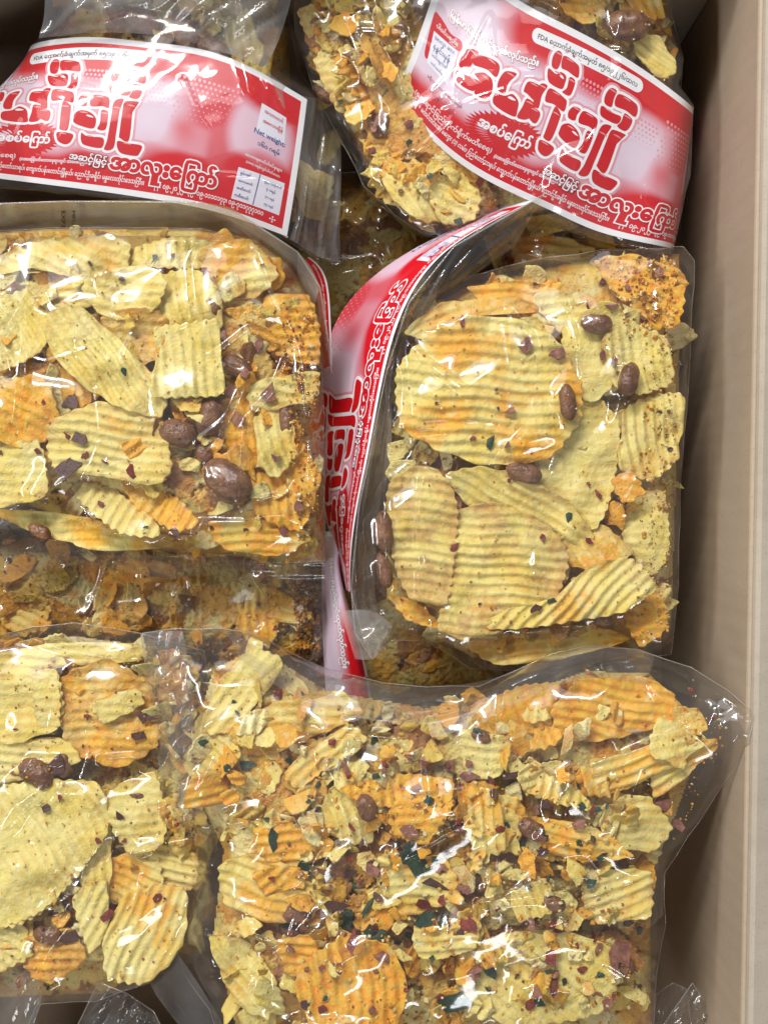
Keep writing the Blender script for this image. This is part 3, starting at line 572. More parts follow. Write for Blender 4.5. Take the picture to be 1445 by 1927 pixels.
def dress(L, small=True):
    for p in SEG: L.patch(p, 'pink', .7, 'letter_glow', grow=8.5)
    for i, p in enumerate(SEG): L.patch(p, 'white', 2, 'letter_outline', grow=4.2)
    for i, p in enumerate(SEG):
        L.patch(p, 'red', 4, 'letter_stroke', grow=-1.1)
        q = np.asarray(p); c = q.mean(0); a = closed(q, 40); k = np.argsort(a[:, 1])[:9]; k = np.sort(k); top = a[k].mean(0)
        L.patch(np.array([top+(c-top)*.26+np.array(d) for d in ((-9, 0), (0, -1.6), (9, 1), (0, 1.2))]), 'glint', 5.2, 'letter_gloss')
    for p in EYES: L.patch(p, 'white', 5.4, 'letter_gloss')
    c = np.mean(B2((130, 590), (655, 780)), 0); d = np.diff(B2((130, 590), (655, 780)), axis=0)[0]; a = np.linspace(0, 2*np.pi, 72, endpoint=False); r = np.where(np.arange(72) % 2, .86, 1.04)
    th = math.atan2(d[1], d[0]); X, Y = np.hypot(*d)/2*r*np.cos(a), 40*r*np.sin(a); P = c+np.stack([X*math.cos(th)-Y*math.sin(th), X*math.sin(th)+Y*math.cos(th)], -1)
    n = len(P); V = np.concatenate([c+(P-c)*k for k in (.001, .4, .8, 1)]); i = np.arange(n)
    L.add(V, np.concatenate([np.stack([k*n+i, k*n+(i+1) % n, (k+1)*n+(i+1) % n, (k+1)*n+i], -1) for k in range(3)]), 'red', 1, 'starburst')
    L.text('အစပ်ေြကာ်', *B2((205, 625), (560, 800)), 'white', 2, .035)
    L.text('ြမန်မာြပည်တွင်ထုတ်လုပ်သည်။', *B1((548, 160), (1405, 645)), 'white', 1, .048, outline='dred', obold=.095)
    p0, p1 = B2((622, 28), (1295, 362)); d = (p1-p0)/np.hypot(*(p1-p0)); nn = np.array([-d[1], d[0]]); a = np.linspace(-np.pi/2, np.pi/2, 10)
    e = np.concatenate([[p1+12.5*(math.cos(t)*d+math.sin(t)*nn) for t in a], [p1+(p0-p1)*f+12.5*nn for f in np.linspace(.05, .95, 14)], [p0-12.5*(math.cos(t)*d+math.sin(t)*nn) for t in a], [p0+(p1-p0)*f-12.5*nn for f in np.linspace(.05, .95, 14)]])
    cc = (p0+p1)/2; m = len(e); mid = np.array([p0+np.clip((q-p0)@d, 0, np.hypot(*(p1-p0)))*d for q in e]); V = np.concatenate([mid, e]); i = np.arange(m)
    L.add(V, np.stack([i, (i+1) % m, m+(i+1) % m, m+i], -1), 'white', 1, 'number_panel')
    L.text('FDA ေထာက်ခံချက်အမှတ် ၈၅/၁၉၂၂၆/ထလ', p0+4*nn, p1+4*nn, 'ink', 2, .012)
    L.patch(B1((395, 140), (440, 145), (500, 230), (560, 330), (660, 400), (645, 500), (500, 420), (400, 330), (340, 560), (305, 500)), 'red', 1, 'ingredient_heading')
    L.patch(B1((395, 300), (630, 500), (525, 820), (325, 605)), 'panel', 2.2, 'ingredient_panel', round_=False)
    L.text('ပါဝင်ပစ္စည်း', *B1((418, 262), (622, 455)), 'white', 2.4, .02)
    for t, a, b in (('အာလူး ဆား', (400, 375), (590, 530)), ('နနွင်းမှုန့်', (385, 460), (545, 610)), ('ဟင်းချက်ဆီ', (372, 540), (522, 680)), ('ဟင်းခတ်မှုန့်', (362, 615), (490, 750))): L.text(t, *B1(a, b), 'navy', 3.4, .01)
    L.text('ခရီးသွား လက်ေဆာင်အြဖစ်', *B1((330, 745), (660, 1055)), 'dred', 1, .012); L.text('မှာယူနုိင်ပါသည်', *B1((345, 885), (580, 1110)), 'dred', 1, .012)
    L.text('(ေနေရာင်ြခည်တုိက်ရုိက်မထိေစရ)', *np.concatenate([B1((205, 905)), B2((300, 822))]), 'white', 1, .012); L.text('(ေအးေြခာက်ေသာေနရာတွင် သိမ်းဆည်းထားပါရန်)', *B2((320, 850), (860, 1075)), 'white', 1, .012, outline='pink', obold=.12)
    L.text('ကုိချုိ + မတင်တင်ေအး မေကွး (၁) လမ်း၊ ြပည်ေတာ်သာရပ်၊ ေကျာက်ပန်းေတာင်းြမုိ့နယ်၊ ေညာင်ဦးခရုိင်၊ မန္တေလးတုိင်းေဒသြကီး။', (34, 285), (492, 285), 'white', 1, .02, yscale=13)
    L.text('ဖုန်း ၀၉-၂၀၂၅၆၃၉၊ ၀၉-၁၁၁၀၁၇၃၊ ၀၉-၇၀၁၇၇၇၁၀၀', (512, 286), (744, 286), 'white', 1, .02, yscale=14)
    for cx, cy in ((20, 280), (764, 286)):
        for dx, dy in ((0, 0), (5, 0), (-5, 0), (0, 5), (0, -5)): L.patch(np.array([(cx+dx+1.8*math.cos(t), cy+dy+1.8*math.sin(t)) for t in np.linspace(0, 6.28, 7)[:-1]]), 'white', 1, 'printed_mark', rings=(.001, 1))
    L.text('အဆင့်ြမင့်', *A6((447, 200), (690, 245)), 'white', 5.6, .03, outline='dred', obold=.12)
    L.text('အာလူးေြကာ်', *A6((705, 262), (1400, 395)), 'red', 6, .05, outline='white', obold=.115)
    L.patch(A4((1040, 345), (1255, 475), (1235, 720), (985, 600)), 'panel', 1, 'weight_panel', round_=False)
    for t, a, b in (('အသားတင်', (1060, 425), (1225, 525)), ('အေလးချိန်', (1045, 510), (1220, 605))): L.text(t, *A4(a, b), 'red', 2.2, .02)
    L.text('Net weight:', *A4((970, 598), (1240, 735)), 'navy', 2.2, .02); L.text('၁၆၀ ဂရမ်', *A4((1000, 710), (1190, 805)), 'navy', 2.2, .02)
    for t, a, b in (('အာဟာရဓာတ်ပါဝင်မှုများ', (890, 800), (1215, 950)), ('(၁၀၀) ဂရမ်တွင်ပါဝင်ေသာ', (900, 865), (1195, 1000))): L.text(t, *A4(a, b), 'white', 1, .02)
    L.patch(A4((835, 905), (1240, 1050), (1190, 1330), (770, 1180)), 'panel', 1, 'nutrition_panel', round_=False)
    L.patch(A4((1022, 968), (1030, 970), (964, 1238), (956, 1236)), 'navy', 2.2, 'divider_line', round_=False)
    for i, (t, t2) in enumerate((('စွမ်းအင်', '၅၃၃ ကီလုိကယ်'), ('အသားဓာတ်', '၇ ဂရမ်'), ('အဆီဓာတ်', '၄၁ ဂရမ်'), ('ကစီဓာတ်', '၄၅ ဂရမ်'))):
        x, y = 850-i*18, 965+i*64; L.text(t, *A4((x, y), (x+(95 if i == 0 else 125), y+(30 if i == 0 else 42))), 'navy', 2.2, .015)
        x, y = 1060-i*10, 1040+i*64; L.text(t2, *A4((x+(0 if i == 0 else 25), y), (x+(150 if i == 0 else 105), y+(60 if i == 0 else 40))), 'navy', 2.2, .015)
    for gx in range(9):
        for gy in range(6):
            for (ox, oy) in (A3((770, 200))[0], A3((1330, 320))[0]):
                x, y = ox+gx*8.5+(gy % 2)*4.2-6, oy+gy*8.5; r = 2.9-.42*gy
                if r > .6 and gx < 7: L.patch(np.array([(x+r*math.cos(t), y+r*math.sin(t)) for t in np.linspace(0, 6.28, 9)[:-1]]), 'pink', .6, 'halftone_dot', rings=(.001, 1))
    for gx in range(14):
        for gy in range(9):
            x, y = 522+gx*10.5+(gy % 2)*5.2, 60+gy*10; r = 3.4-.12*gx-.18*gy
            if r > .9 and x < 655: L.patch(np.array([(x+r*math.cos(t), y+r*math.sin(t)) for t in np.linspace(0, 6.28, 9)[:-1]]), 'pink', .6, 'halftone_dot', rings=(.001, 1))
    L.flush()

# ------------------------------------------------------------------ small loose things: peanuts, herb and chilli flakes, crumbs
counts = {}
def peanut(bag, x, y, a, b, ang, z=None, dz=.0, seed=0, label=None):
    rng = np.random.default_rng(seed+int(x)); z = (bag.h(x, y) if z is None else z); z = max(z, -90)
    k = S*(D-z)/D; a, b = a*k, b*k; n, m = 28, 16
    th = np.linspace(0, 2*np.pi, n, endpoint=False); ph = np.linspace(-np.pi/2, np.pi/2, m)
    T, P = np.meshgrid(th, ph); px = np.sin(P); rr = np.cos(P)**.9
    X = a*px*(1+.04*np.cos(3*T)); R = b*rr*(1-.10*np.exp(-(px/.35)**2))*(1+.08*px)
    R = R*(1+.05*np.sin(T*7+px*4+seed)+.08*(vnoise(T*1.5+9, px*3+9, seed)-.5))
    V = np.stack([X, R*np.cos(T), R*.85*np.sin(T)], -1).reshape(-1, 3); A = -math.radians(ang); cs, sn = math.cos(A), math.sin(A)
    V = np.stack([V[:, 0]*cs-V[:, 1]*sn, V[:, 0]*sn+V[:, 1]*cs, V[:, 2]], -1)*1e-3
    i, j = np.meshgrid(np.arange(m-1), np.arange(n), indexing='ij'); F = np.stack([i*n+j, i*n+(j+1) % n, (i+1)*n+(j+1) % n, (i+1)*n+j], -1).reshape(-1, 4)
    o = mk('peanut', V, F, M['peanut']); o.location = U(x, y, z+dz+b*.35); bag.splat(V+np.array(o.location))
    bag.items.append((o, (x, y), a*2, 0, 0, 'peanut')); return o
def flake(bag, x, y, r, kind, seed, group=None, lift=.5, aspect=None, z=None):
    rng = np.random.default_rng(seed); z = (bag.h(x, y) if z is None else z)
    if z < -95: z = float(bag.prof(np.array(float(x)), np.array(float(y))))-3
    n = rng.integers(5, 9); t = np.sort(rng.random(n))*6.28 if kind != 'herb' else np.linspace(0, 6.28, n, endpoint=False)+rng.normal(0, .3, n)
    t = np.linspace(0, 6.28, n, endpoint=False)+rng.normal(0, .25, n); rr = r*S*(1+rng.normal(0, .28, n)); asp = aspect or rng.uniform(.45, 1); rot = rng.random()*6.28
    x0, y0 = rr*np.cos(t), rr*asp*np.sin(t); X, Y = x0*math.cos(rot)-y0*math.sin(rot), x0*math.sin(rot)+y0*math.cos(rot)
    tl = rng.normal(0, .22, 2); Z = X*tl[0]+Y*tl[1]+.12*(x0/(r*S))**2; th = .22 if kind == 'herb' else .5
    if kind == 'shallot': th = 1.4
    V = np.concatenate([np.stack([X, Y, Z+th], -1), np.stack([X*1.05, Y*1.05, Z], -1), [[0, 0, th+rng.normal(.15, .2)]]]); i = np.arange(n); j = (i+1) % n
    F = [np.stack([np.full(n, 2*n), i, j], -1), np.stack([i, n+i, n+j, j], -1)]
    nm = {'herb': 'herb_flake', 'chilli': 'chilli_flake', 'dark': 'burnt_chilli_piece', 'shallot': 'fried_shallot_piece'}[kind]
    o = mk(nm, V*1e-3, F, M[kind], smooth=False); o.location = U(x, y, z+lift-.3); bag.splat(np.array([o.location])+[0, 0, th*1e-3])
    lab = {'herb': ('small dark green dried herb flake inside the ', 'herb flake'), 'chilli': ('small red chilli flake inside the ', 'chilli flake'),
           'dark': ('dark brown burnt chilli scrap inside the ', 'chilli piece'), 'shallot': ('reddish brown fried shallot piece inside the ', 'fried shallot')}[kind]
    tag(o, (lab[0]+bag.desc), lab[1], lab[1]+'s in the '+bag.desc); return o
def flakes(bag, n, kind, r, seed, area=None, margin=14):
    rng = np.random.default_rng(seed)
    for i in range(n):
        x, y = bag.rnd(rng, margin, area); flake(bag, x, y, rng.uniform(*r), kind, seed*100+i)
def crumbs(bag, n, seed, size=(.25, .8), pal=0, area=None, flat=False):
    rng = np.random.default_rng(seed); V, F, K = [], [], []
    PAL = [[(.70, .55, .18), (.72, .40, .05), (.55, .22, .02), (.30, .12, .04), (.80, .70, .36)], [(.72, .40, .05), (.70, .28, .02), (.55, .22, .02), (.20, .07, .03), (.80, .66, .30)]][pal]
    cube = np.array([(x, y, z) for x in (-1, 1) for y in (-1, 1) for z in (-1, 1)], float); cf = np.array([(0, 1, 3, 2), (4, 6, 7, 5), (0, 4, 5, 1), (2, 3, 7, 6), (0, 2, 6, 4), (1, 5, 7, 3)])
    for i in range(n):
        x, y = bag.rnd(rng, 3, area); z = bag.h(x, y)
        if z < -95: z = float(bag.prof(np.array(x), np.array(y)))-2.0
        r = rng.uniform(*size)*(1 if rng.random() < .9 else 1.6); q, _ = np.linalg.qr(rng.normal(size=(3, 3)))
        v = (cube*rng.uniform(.35, 1, (8, 3)))@q*r*.6*1e-3+U(x, y, z+.15); V.append(v); F.append(cf+8*i); K.append(np.repeat(np.array([PAL[rng.integers(5)]])*rng.uniform(.8, 1.1), 8, 0))
    V = np.concatenate(V); bag.splat(V)
    o = mk('crumbs', V, np.concatenate(F), M['crumb'], smooth=False, cols=np.clip(np.concatenate(K), 0, 1)); tag(o, 'loose chip crumbs and spice dust inside the '+bag.desc, 'crumbs', None, 'stuff'); return o
def film_piece(name, rows, parent, off, mat='flap', wr=.8, seed=3, n=48, m=30, u=(0, 1), edge=True):
    ch = Chart([(v, [(a, *p) for a, p in zip(np.linspace(0, 1, len(pts)), pts)]) for v, pts in rows]); v0, v1 = rows[0][0], rows[-1][0]
    us, vs = np.linspace(0, 1, n), np.linspace(v0, v1, m); Ug, Vg = np.meshgrid(us, vs); W = ch.at(Ug, Vg)
    e = np.minimum(np.minimum(Ug, 1-Ug), np.minimum(Vg-v0, v1-Vg)/(v1-v0))
    W[..., 2] += wr*1e-3*((vnoise(Ug*7+seed, Vg*5+2, seed)-.5)*2+np.abs(vnoise(Ug*13+Vg*6, Vg*4+Ug*5, seed+2)-.5)*3)*np.minimum(1, .4+e*8)
    o = mk(name, W.reshape(-1, 3)+off, grid_faces(m, n), M[mat], parent)
    return o

G_TOP, G_MID = 'bags in the top layer of the box', 'bags deeper in the box'
# ---- deeper bags seen through the gaps
F_ = Bag('F', [(-60, 1000, -52), (300, 985, -50), (600, 1010, -50), (612, 1120, -52), (612, 1230, -56), (560, 1290, -58), (430, 1290, -58), (200, 1230, -58), (-60, 1190, -58)], -28, -98, 'shadowed bag underneath', G_MID,
         'shadowed snack bag lying underneath the peanut bag, only its orange side showing', width=110)
F_.mass(9, (30, 60), seed=11); F_.shards(90, (16, 36), (3, 8), 111, season=.8); F_.fill(16, (35, 75), None, 12, drop=(3, 8), season=(.4, .9), brown=(.2, .6)); flakes(F_, 8, 'dark', (5, 9), 13); flakes(F_, 6, 'chilli', (4, 8), 14)
crumbs(F_, 500, 15, pal=1); crumbs(F_, 500, 16, (.5, 1.3), 1, [(545, 1090), (600, 1090), (604, 1230), (560, 1250)])
chF = Chart([(0, [(0, 462, 1088, -41), (150, 520, 1060, -40), (300, 560, 1080, -41)]), (310, [(0, 428, 1255, -46), (150, 540, 1300, -46), (300, 590, 1310, -47)])])
Label(chF, F_.root, F_.inv, 0, 120, 0, 310)
F_.film(rnd_creases=14, seed=15)

H_ = Bag('H', [(560, 330, -84), (700, 320, -84), (830, 430, -84), (840, 560, -84), (760, 700, -86), (640, 720, -86), (560, 600, -86)], -76, -104, 'dark bag in the central gap', G_MID,
         'barely lit snack bag at the bottom of the dark gap between the labelled bags', width=90)
H_.mass(8, (30, 60), 20); H_.fill(8, (40, 80), None, 21, drop=(3, 10), season=(.2, .6)); crumbs(H_, 120, 22); H_.film(rnd_creases=10, seed=22)

I_ = Bag('I', [(560, 1010, -44), (700, 1000, -44), (860, 1120, -46), (960, 1290, -50), (700, 1340, -50), (560, 1300, -48)], -40, -96, 'bag wedged under the central label', G_MID,
         'snack bag wedged low in the central gap, its pinkish label standing upright', width=90)
I_.mass(12, (30, 60), 24); I_.fill(6, (40, 70), None, 25, drop=(8, 14), season=(.2, .6)); 
chI = Chart([(0, [(0, 655, 1000, -36), (60, 640, 1050, -34), (150, 658, 1150, -33), (260, 690, 1262, -36), (330, 700, 1330, -40)]), (60, [(0, 640, 1000, -32), (60, 630, 1050, -30), (150, 643, 1150, -29), (260, 662, 1262, -32), (330, 670, 1330, -36)]),
             (130, [(0, 605, 1000, -42), (60, 604, 1050, -41), (150, 604, 1150, -41), (260, 608, 1262, -43), (330, 612, 1330, -46)])])
LI = Label(chI, I_.root, I_.inv, 0, 320, 0, 130)
LI.text('ြမန်မာြပည်တွင်ထုတ်လုပ်သည်။', (60, 84), (256, 84), 'white', 1, .055, yscale=19, outline='dred', obold=.095)
LI.text('FDA', (236, 34), (268, 34), 'ink', 1, .01); LI.flush()
I_.film(rnd_creases=10, seed=26)

J_ = Bag('J', [(900, 420, -40), (1080, 385, -36), (1250, 440, -38), (1285, 520, -42), (1200, 620, -46), (960, 600, -46)], -30, -94, 'bag below the tilted label', G_MID,
         'yellow chip bag showing between the tilted label and the big ribbed chips', width=80)
J_.mass(9, (30, 60), 27); J_.hero([(965, 450), (1040, 440), (1120, 470), (1100, 495), (1020, 490), (970, 500)], -33, ridge=2, season=.5); J_.hero([(990, 410), (1050, 400), (1090, 425), (1040, 440), (1000, 445)], -32, season=.35, amp=.2)
J_.fill(8, (40, 75), None, 28, drop=(4, 10), season=(.3, .7)); crumbs(J_, 120, 29); J_.film(rnd_creases=8, seed=28)

# ---- top left bag with its label face up
A_ = Bag('A', [(-120, -190, -40), (540, -190, -44), (540, 20, -46), (562, 130, -46), (600, 190, -47), (640, 262, -48), (639, 496, -50), (596, 486, -44), (540, 452, -38), (400, 402, -32), (270, 380, -30), (150, 366, -30), (-120, 345, -34), (-120, 180, -60), (0, 172, -58), (64, 84, -56), (120, 20, -58)], -14, -92,
         'upper left bag', G_TOP, 'clear snack bag in the upper left with a level red label and hazy film above', width=210, chip_area=[(130, -150), (500, -150), (545, 60), (560, 420), (380, 380), (60, 320), (100, 110)])
A_.mass(14, (30, 60), 30); A_.shards(50, (16, 36), (6, 12), 131, area=[(130, -150), (500, -150), (520, 110), (130, 100)]); A_.fill(6, (60, 100), None, 31, drop=(9, 14), season=(.3, .7), area=[(130, -150), (500, -150), (520, 120), (130, 120)]); A_.fill(10, (35, 70), None, 32, drop=(6, 11), season=(.2, .5), area=[(130, -150), (500, -150), (520, 150), (130, 100)])
for i, (x, y, a, b, g) in enumerate(((270, 40, 38, 24, 20), (350, 62, 44, 28, 70), (400, 95, 36, 24, 30), (310, 85, 30, 22, 120), (220, 20, 30, 20, 60))): peanut(A_, x, y, a, b, g, z=-24, seed=i)
A_.fill(5, (50, 80), None, 33, drop=(26, 34), area=[(540, 200), (630, 260), (630, 470), (560, 430)], margin=0); crumbs(A_, 120, 34)
LA = Label(chA, A_.root, A_.inv); dress(LA)
Gx = [chA.at(u, v) for u in np.linspace(0, 800, 160) for v in np.linspace(0, 310, 60)]; A_.splat(np.array(Gx)+[0, 0, .0003])
A_.creases = [([(445, -60), (462, 40), (455, 110), (470, 170)], 1.6, 14), ([(500, 150), (560, 260), (600, 330)], .8, 8), ([(610, 200), (612, 330), (605, 470)], .9, 8)]
A_.film(iters=120, rnd_creases=10, seed=35, crumple=.45)
film_piece('upper_film', [(0, [(70, -150, -2), (300, -170, 2), (545, -150, -6)]), (.5, [(85, -30, -8), (300, -40, -2), (552, -20, -14)]), (1, [(75, 74, -20), (300, 66, -15), (500, 132, -17)])], A_.root, A_.inv, mat='cloudy', seed=41, wr=2.2, n=70, m=40)
film_piece('side_flap', [(0, [(500, 132, -17), (568, 180, -26), (600, 190, -38), (640, 262, -44)]), (.5, [(560, 300, -24), (580, 300, -30), (612, 300, -38), (641, 340, -44)]), (1, [(545, 450, -26), (575, 470, -32), (606, 486, -40), (638, 494, -46)])], A_.root, A_.inv, mat='cloudy', seed=43, wr=1.4, n=40, m=40)

# ---- top right bag, label tilted
B_ = Bag('B', [(540, -150, -40), (1000, -190, -26), (1250, -150, -30), (1262, 20, -32), (1285, 110, -34), (1280, 165, -36), (1304, 200, -36), (1298, 330, -38), (1262, 476, -38), (1240, 480, -34), (1130, 455, -30), (1030, 420, -30), (930, 470, -36), (800, 442, -34), (742, 404, -34), (684, 350, -34), (668, 312, -34), (620, 225, -36), (590, 170, -38), (556, 60, -40)], -6, -92,
         'upper right bag', G_TOP, 'snack bag in the upper right with a tilted red label beside the box wall', width=190, chip_area=[(580, -120), (820, -120), (1230, -120), (1270, 100), (1250, 420), (1040, 410), (900, 450), (800, 425), (700, 345), (640, 220), (590, 140)])
B_.mass(16, (30, 60), 41); B_.shards(110, (14, 36), (6, 12), 141, area=[(575, -100), (790, -100), (735, 160), (640, 220), (580, 140)]); B_.shards(70, (14, 34), (7, 12), 142, area=[(700, 260), (860, 370), (900, 420), (800, 425), (700, 345)]); B_.shards(50, (14, 34), (7, 12), 143, area=[(1010, -100), (1230, -100), (1270, 110), (1240, 130), (1100, 30)])
for p, z, kw in (([(720, 330), (780, 300), (830, 330), (850, 400), (800, 420), (740, 380)], -20, dict(ridge=50, season=.25)), ([(800, 340), (870, 330), (905, 370), (890, 415), (830, 420)], -19, dict(ridge=20, season=.4, brown=.3)),
                 ([(1040, -40), (1130, -30), (1140, 30), (1100, 45), (1060, 20)], -12, dict(season=.6)), ([(1190, 60), (1240, 70), (1275, 130), (1240, 150), (1200, 110)], -16, dict(ridge=40, season=.2)), ([(1150, -60), (1230, -50), (1250, 30), (1200, 30)], -14, dict(season=.5, ridge=70)),
                 ([(560, 20), (640, 10), (660, 90), (600, 110)], -26, dict(season=.4, amp=.2)), ([(590, 110), (660, 90), (700, 160), (690, 230), (630, 200)], -24, dict(season=.25, amp=.3)), ([(640, -30), (720, -20), (740, 60), (690, 110), (650, 60)], -20, dict(season=.35, ridge=70)),
                 ([(700, 190), (750, 230), (800, 290), (740, 300), (690, 260)], -24, dict(season=.5, brown=.4))): B_.hero(p, z, **kw)
B_.fill(14, (18, 38), None, 42, drop=(4, 9), season=(.2, .7), area=[(560, -60), (790, -60), (740, 180), (900, 380), (820, 420), (690, 320), (600, 150)]); B_.fill(6, (18, 34), None, 43, drop=(3, 8), season=(.3, .8), area=[(1010, -60), (1240, -60), (1275, 120), (1250, 150), (1100, 50)])
peanut(B_, 1180, 48, 40, 30, 5, seed=3); peanut(B_, 715, 235, 26, 17, 110, seed=4); peanut(B_, 610, 175, 24, 16, 40, seed=5)
flakes(B_, 12, 'herb', (5, 10), 44); flakes(B_, 14, 'chilli', (5, 9), 45); flakes(B_, 8, 'shallot', (7, 12), 46); crumbs(B_, 400, 47)
LB = Label(chB, B_.root, B_.inv); dress(LB)
B_.splat(np.array([chB.at(u, v) for u in np.linspace(0, 800, 160) for v in np.linspace(0, 310, 60)])+[0, 0, .0003])
B_.creases = [([(690, -60), (720, 60), (760, 130), (770, 170)], 1.3, 10), ([(640, 20), (690, 140), (700, 250), (740, 330)], 1.0, 9), ([(760, 20), (780, 90)], 1, 9)]
B_.film(iters=120, rnd_creases=22, seed=48, crumple=.75)

# ---- middle left bag: peanuts and yellow chips under tight film
C_ = Bag('C', [(-70, 440, -16), (100, 428, -14), (380, 430, -14), (480, 452, -16), (545, 500, -18), (600, 600, -20), (608, 740, -22), (611, 900, -22), (612, 1060, -24), (560, 1062, -22), (430, 1045, -20), (300, 1032, -18), (150, 985, -17), (40, 945, -16), (-70, 985, -16)], 8, -46,
         'left peanut bag', G_TOP, 'snack bag on the left with shiny peanuts among pale chips and lettering on its flap', width=150)
C_.mass(13, (30, 60), seed=51); C_.shards(150, (14, 34), (5, 10), 151, season=.6)
C_.fill(22, (28, 60), None, 52, drop=(5, 10), season=(.4, .9), brown=(.2, .6))
for p, z, kw in (([(-10, 490), (60, 455), (200, 440), (245, 460), (230, 520), (150, 525), (60, 505), (-10, 520)], 1, dict(season=.3, ridge=25, amp=.3)), ([(235, 470), (330, 445), (405, 455), (405, 500), (330, 505), (240, 500)], 1, dict(season=.1, ridge=80, amp=.35)),
                 ([(160, 530), (270, 495), (315, 530), (295, 580), (220, 605), (165, 570)], 5, dict(season=.12, ridge=10, amp=.25)), ([(290, 520), (370, 505), (420, 560), (405, 640), (320, 655), (275, 600)], 3, dict(season=.1, ridge=78, amp=.4)),
                 ([(-20, 580), (50, 545), (92, 600), (80, 660), (-10, 700)], 3, dict(season=.3, ridge=60)), ([(95, 585), (150, 575), (245, 660), (315, 735), (300, 785), (220, 765), (130, 705), (85, 640)], 5.5, dict(season=.15, ridge=54, amp=.62, period=3.8)),
                 ([(290, 618), (350, 608), (412, 602), (416, 670), (420, 742), (350, 748), (288, 746), (292, 680)], 6.5, dict(season=.02, ridge=82, amp=.42, brown=.05, jag=.2)), ([(90, 800), (190, 755), (295, 770), (325, 880), (290, 915), (200, 900), (100, 880)], 4, dict(season=.25, ridge=8, amp=.45)),
                 ([(-20, 850), (70, 828), (88, 880), (85, 935), (-20, 955)], 4, dict(season=.05, amp=.2)), ([(10, 720), (80, 705), (112, 790), (60, 845), (-20, 820), (-20, 750)], 5, dict(season=1.0, amp=.35, ridge=30)),
                 ([(125, 905), (200, 915), (290, 975), (305, 1010), (230, 1003), (150, 945)], 1, dict(season=.3, ridge=120, amp=.6, tilt=(0, -28))), ([(225, 900), (330, 935), (375, 980), (340, 1003), (260, 960)], 0, dict(season=.75, ridge=120, tilt=(0, -20))),
                 ([(415, 740), (530, 720), (565, 800), (560, 860), (500, 885), (430, 850)], 0, dict(season=.75, ridge=85, brown=.5)), ([(465, 725), (540, 705), (600, 700), (595, 750), (545, 765), (475, 775)], 3, dict(season=.2, amp=.3, ridge=5)), ([(495, 560), (580, 555), (602, 620), (598, 685), (520, 665)], -4, dict(season=.7, brown=.5)),
                 ([(375, 470), (470, 450), (525, 515), (475, 560), (400, 545)], 0, dict(season=.5, amp=.3, brown=.5)), ([(470, 880), (560, 825), (604, 900), (565, 1000), (480, 965)], -2, dict(season=.8, ridge=80, brown=.4)), ([(-20, 960), (120, 965), (240, 995), (330, 1025), (200, 1038), (60, 1000)], -6, dict(season=.45, amp=.3)),
                 ([(390, 985), (520, 955), (585, 1010), (525, 1048), (420, 1032)], -5, dict(season=.6)), ([(195, 590), (300, 585), (335, 650), (265, 690), (200, 645)], 3.5, dict(season=.5, brown=.8, amp=.3)), ([(60, 560), (150, 530), (190, 560), (130, 600), (80, 610)], 1, dict(season=.3, brown=.4)),
                 ([(480, 780), (540, 770), (560, 850), (520, 900), (485, 870)], 3, dict(season=.35, ridge=75)), ([(230, 760), (300, 790), (330, 840), (270, 850)], 2, dict(season=.4, brown=.5))): C_.hero(p, z, **kw)
for i, (x, y, a, b, g, dz) in enumerate(((335, 815, 40, 31, 15, 1), (395, 785, 38, 30, 110, 1.5), (428, 905, 56, 42, 40, 1), (445, 690, 34, 24, 30, 0), (400, 575, 26, 20, 60, 0), (540, 790, 36, 20, 85, 0), (385, 855, 24, 18, 60, 0), (75, 1000, 26, 16, 30, -3))): peanut(C_, x, y, a*.88, b*.88, g, z=-.5+dz, seed=i+20)
for x, y, r, k, a in ((292, 485, 10, 'herb', .6), (233, 700, 8, 'herb', .6), (150, 828, 22, 'dark', .55), (135, 755, 18, 'dark', .9), (247, 887, 13, 'chilli', .7), (160, 858, 9, 'chilli', .6), (75, 675, 14, 'dark', .7), (230, 525, 6, 'dark', .8), (520, 862, 9, 'shallot', .7), (200, 870, 6, 'chilli', .7), (330, 1000, 18, 'dark', .6), (130, 880, 26, 'dark', .5)): flake(C_, x, y, r, k, int(x+y), aspect=a)
flakes(C_, 8, 'dark', (3, 6), 53); flakes(C_, 12, 'chilli', (4, 8), 54); flakes(C_, 8, 'shallot', (8, 16), 55, [(380, 450), (600, 560), (600, 1020), (400, 1030)]); crumbs(C_, 400, 56, (.2, .7)); crumbs(C_, 350, 57, (.3, 1), 1, [(520, 560), (600, 600), (604, 1040), (560, 1040)])
C_.creases = [([(375, 470), (362, 500), (366, 540), (370, 600), (362, 660), (400, 690), (455, 712), (462, 730), (430, 800), (420, 840)], 2.2, 9), ([(360, 455), (420, 450)], 1.2, 9), ([(540, 680), (515, 740), (470, 790), (462, 880)], 1.8, 9), ([(50, 590), (55, 640), (40, 760), (30, 830)], 1.5, 9),
              ([(60, 560), (10, 640), (20, 700)], .9, 8), ([(390, 680), (470, 620), (510, 625)], 1.2, 8), ([(370, 1030), (380, 985), (460, 985)], 1.4, 12), ([(480, 455), (520, 560), (560, 640), (580, 740), (590, 900)], 1.0, 9)]
C_.film(iters=150, rnd_creases=18, seed=58)
r = C_.root; off = C_.inv
film_piece('top_flap', [(0, [(-70, 386, 12), (120, 379, 13), (380, 381, 12), (470, 415, 11), (560, 474, 9), (602, 540, 6)]), (.5, [(-70, 415, -6), (120, 405, -6), (380, 407, -6), (455, 432, -7), (540, 495, -8), (592, 575, -9)]), (1, [(-70, 445, -15), (120, 434, -14), (375, 434, -14), (450, 452, -15), (530, 500, -18), (585, 600, -20)])], r, off, mat='hazy', wr=.7, seed=8)
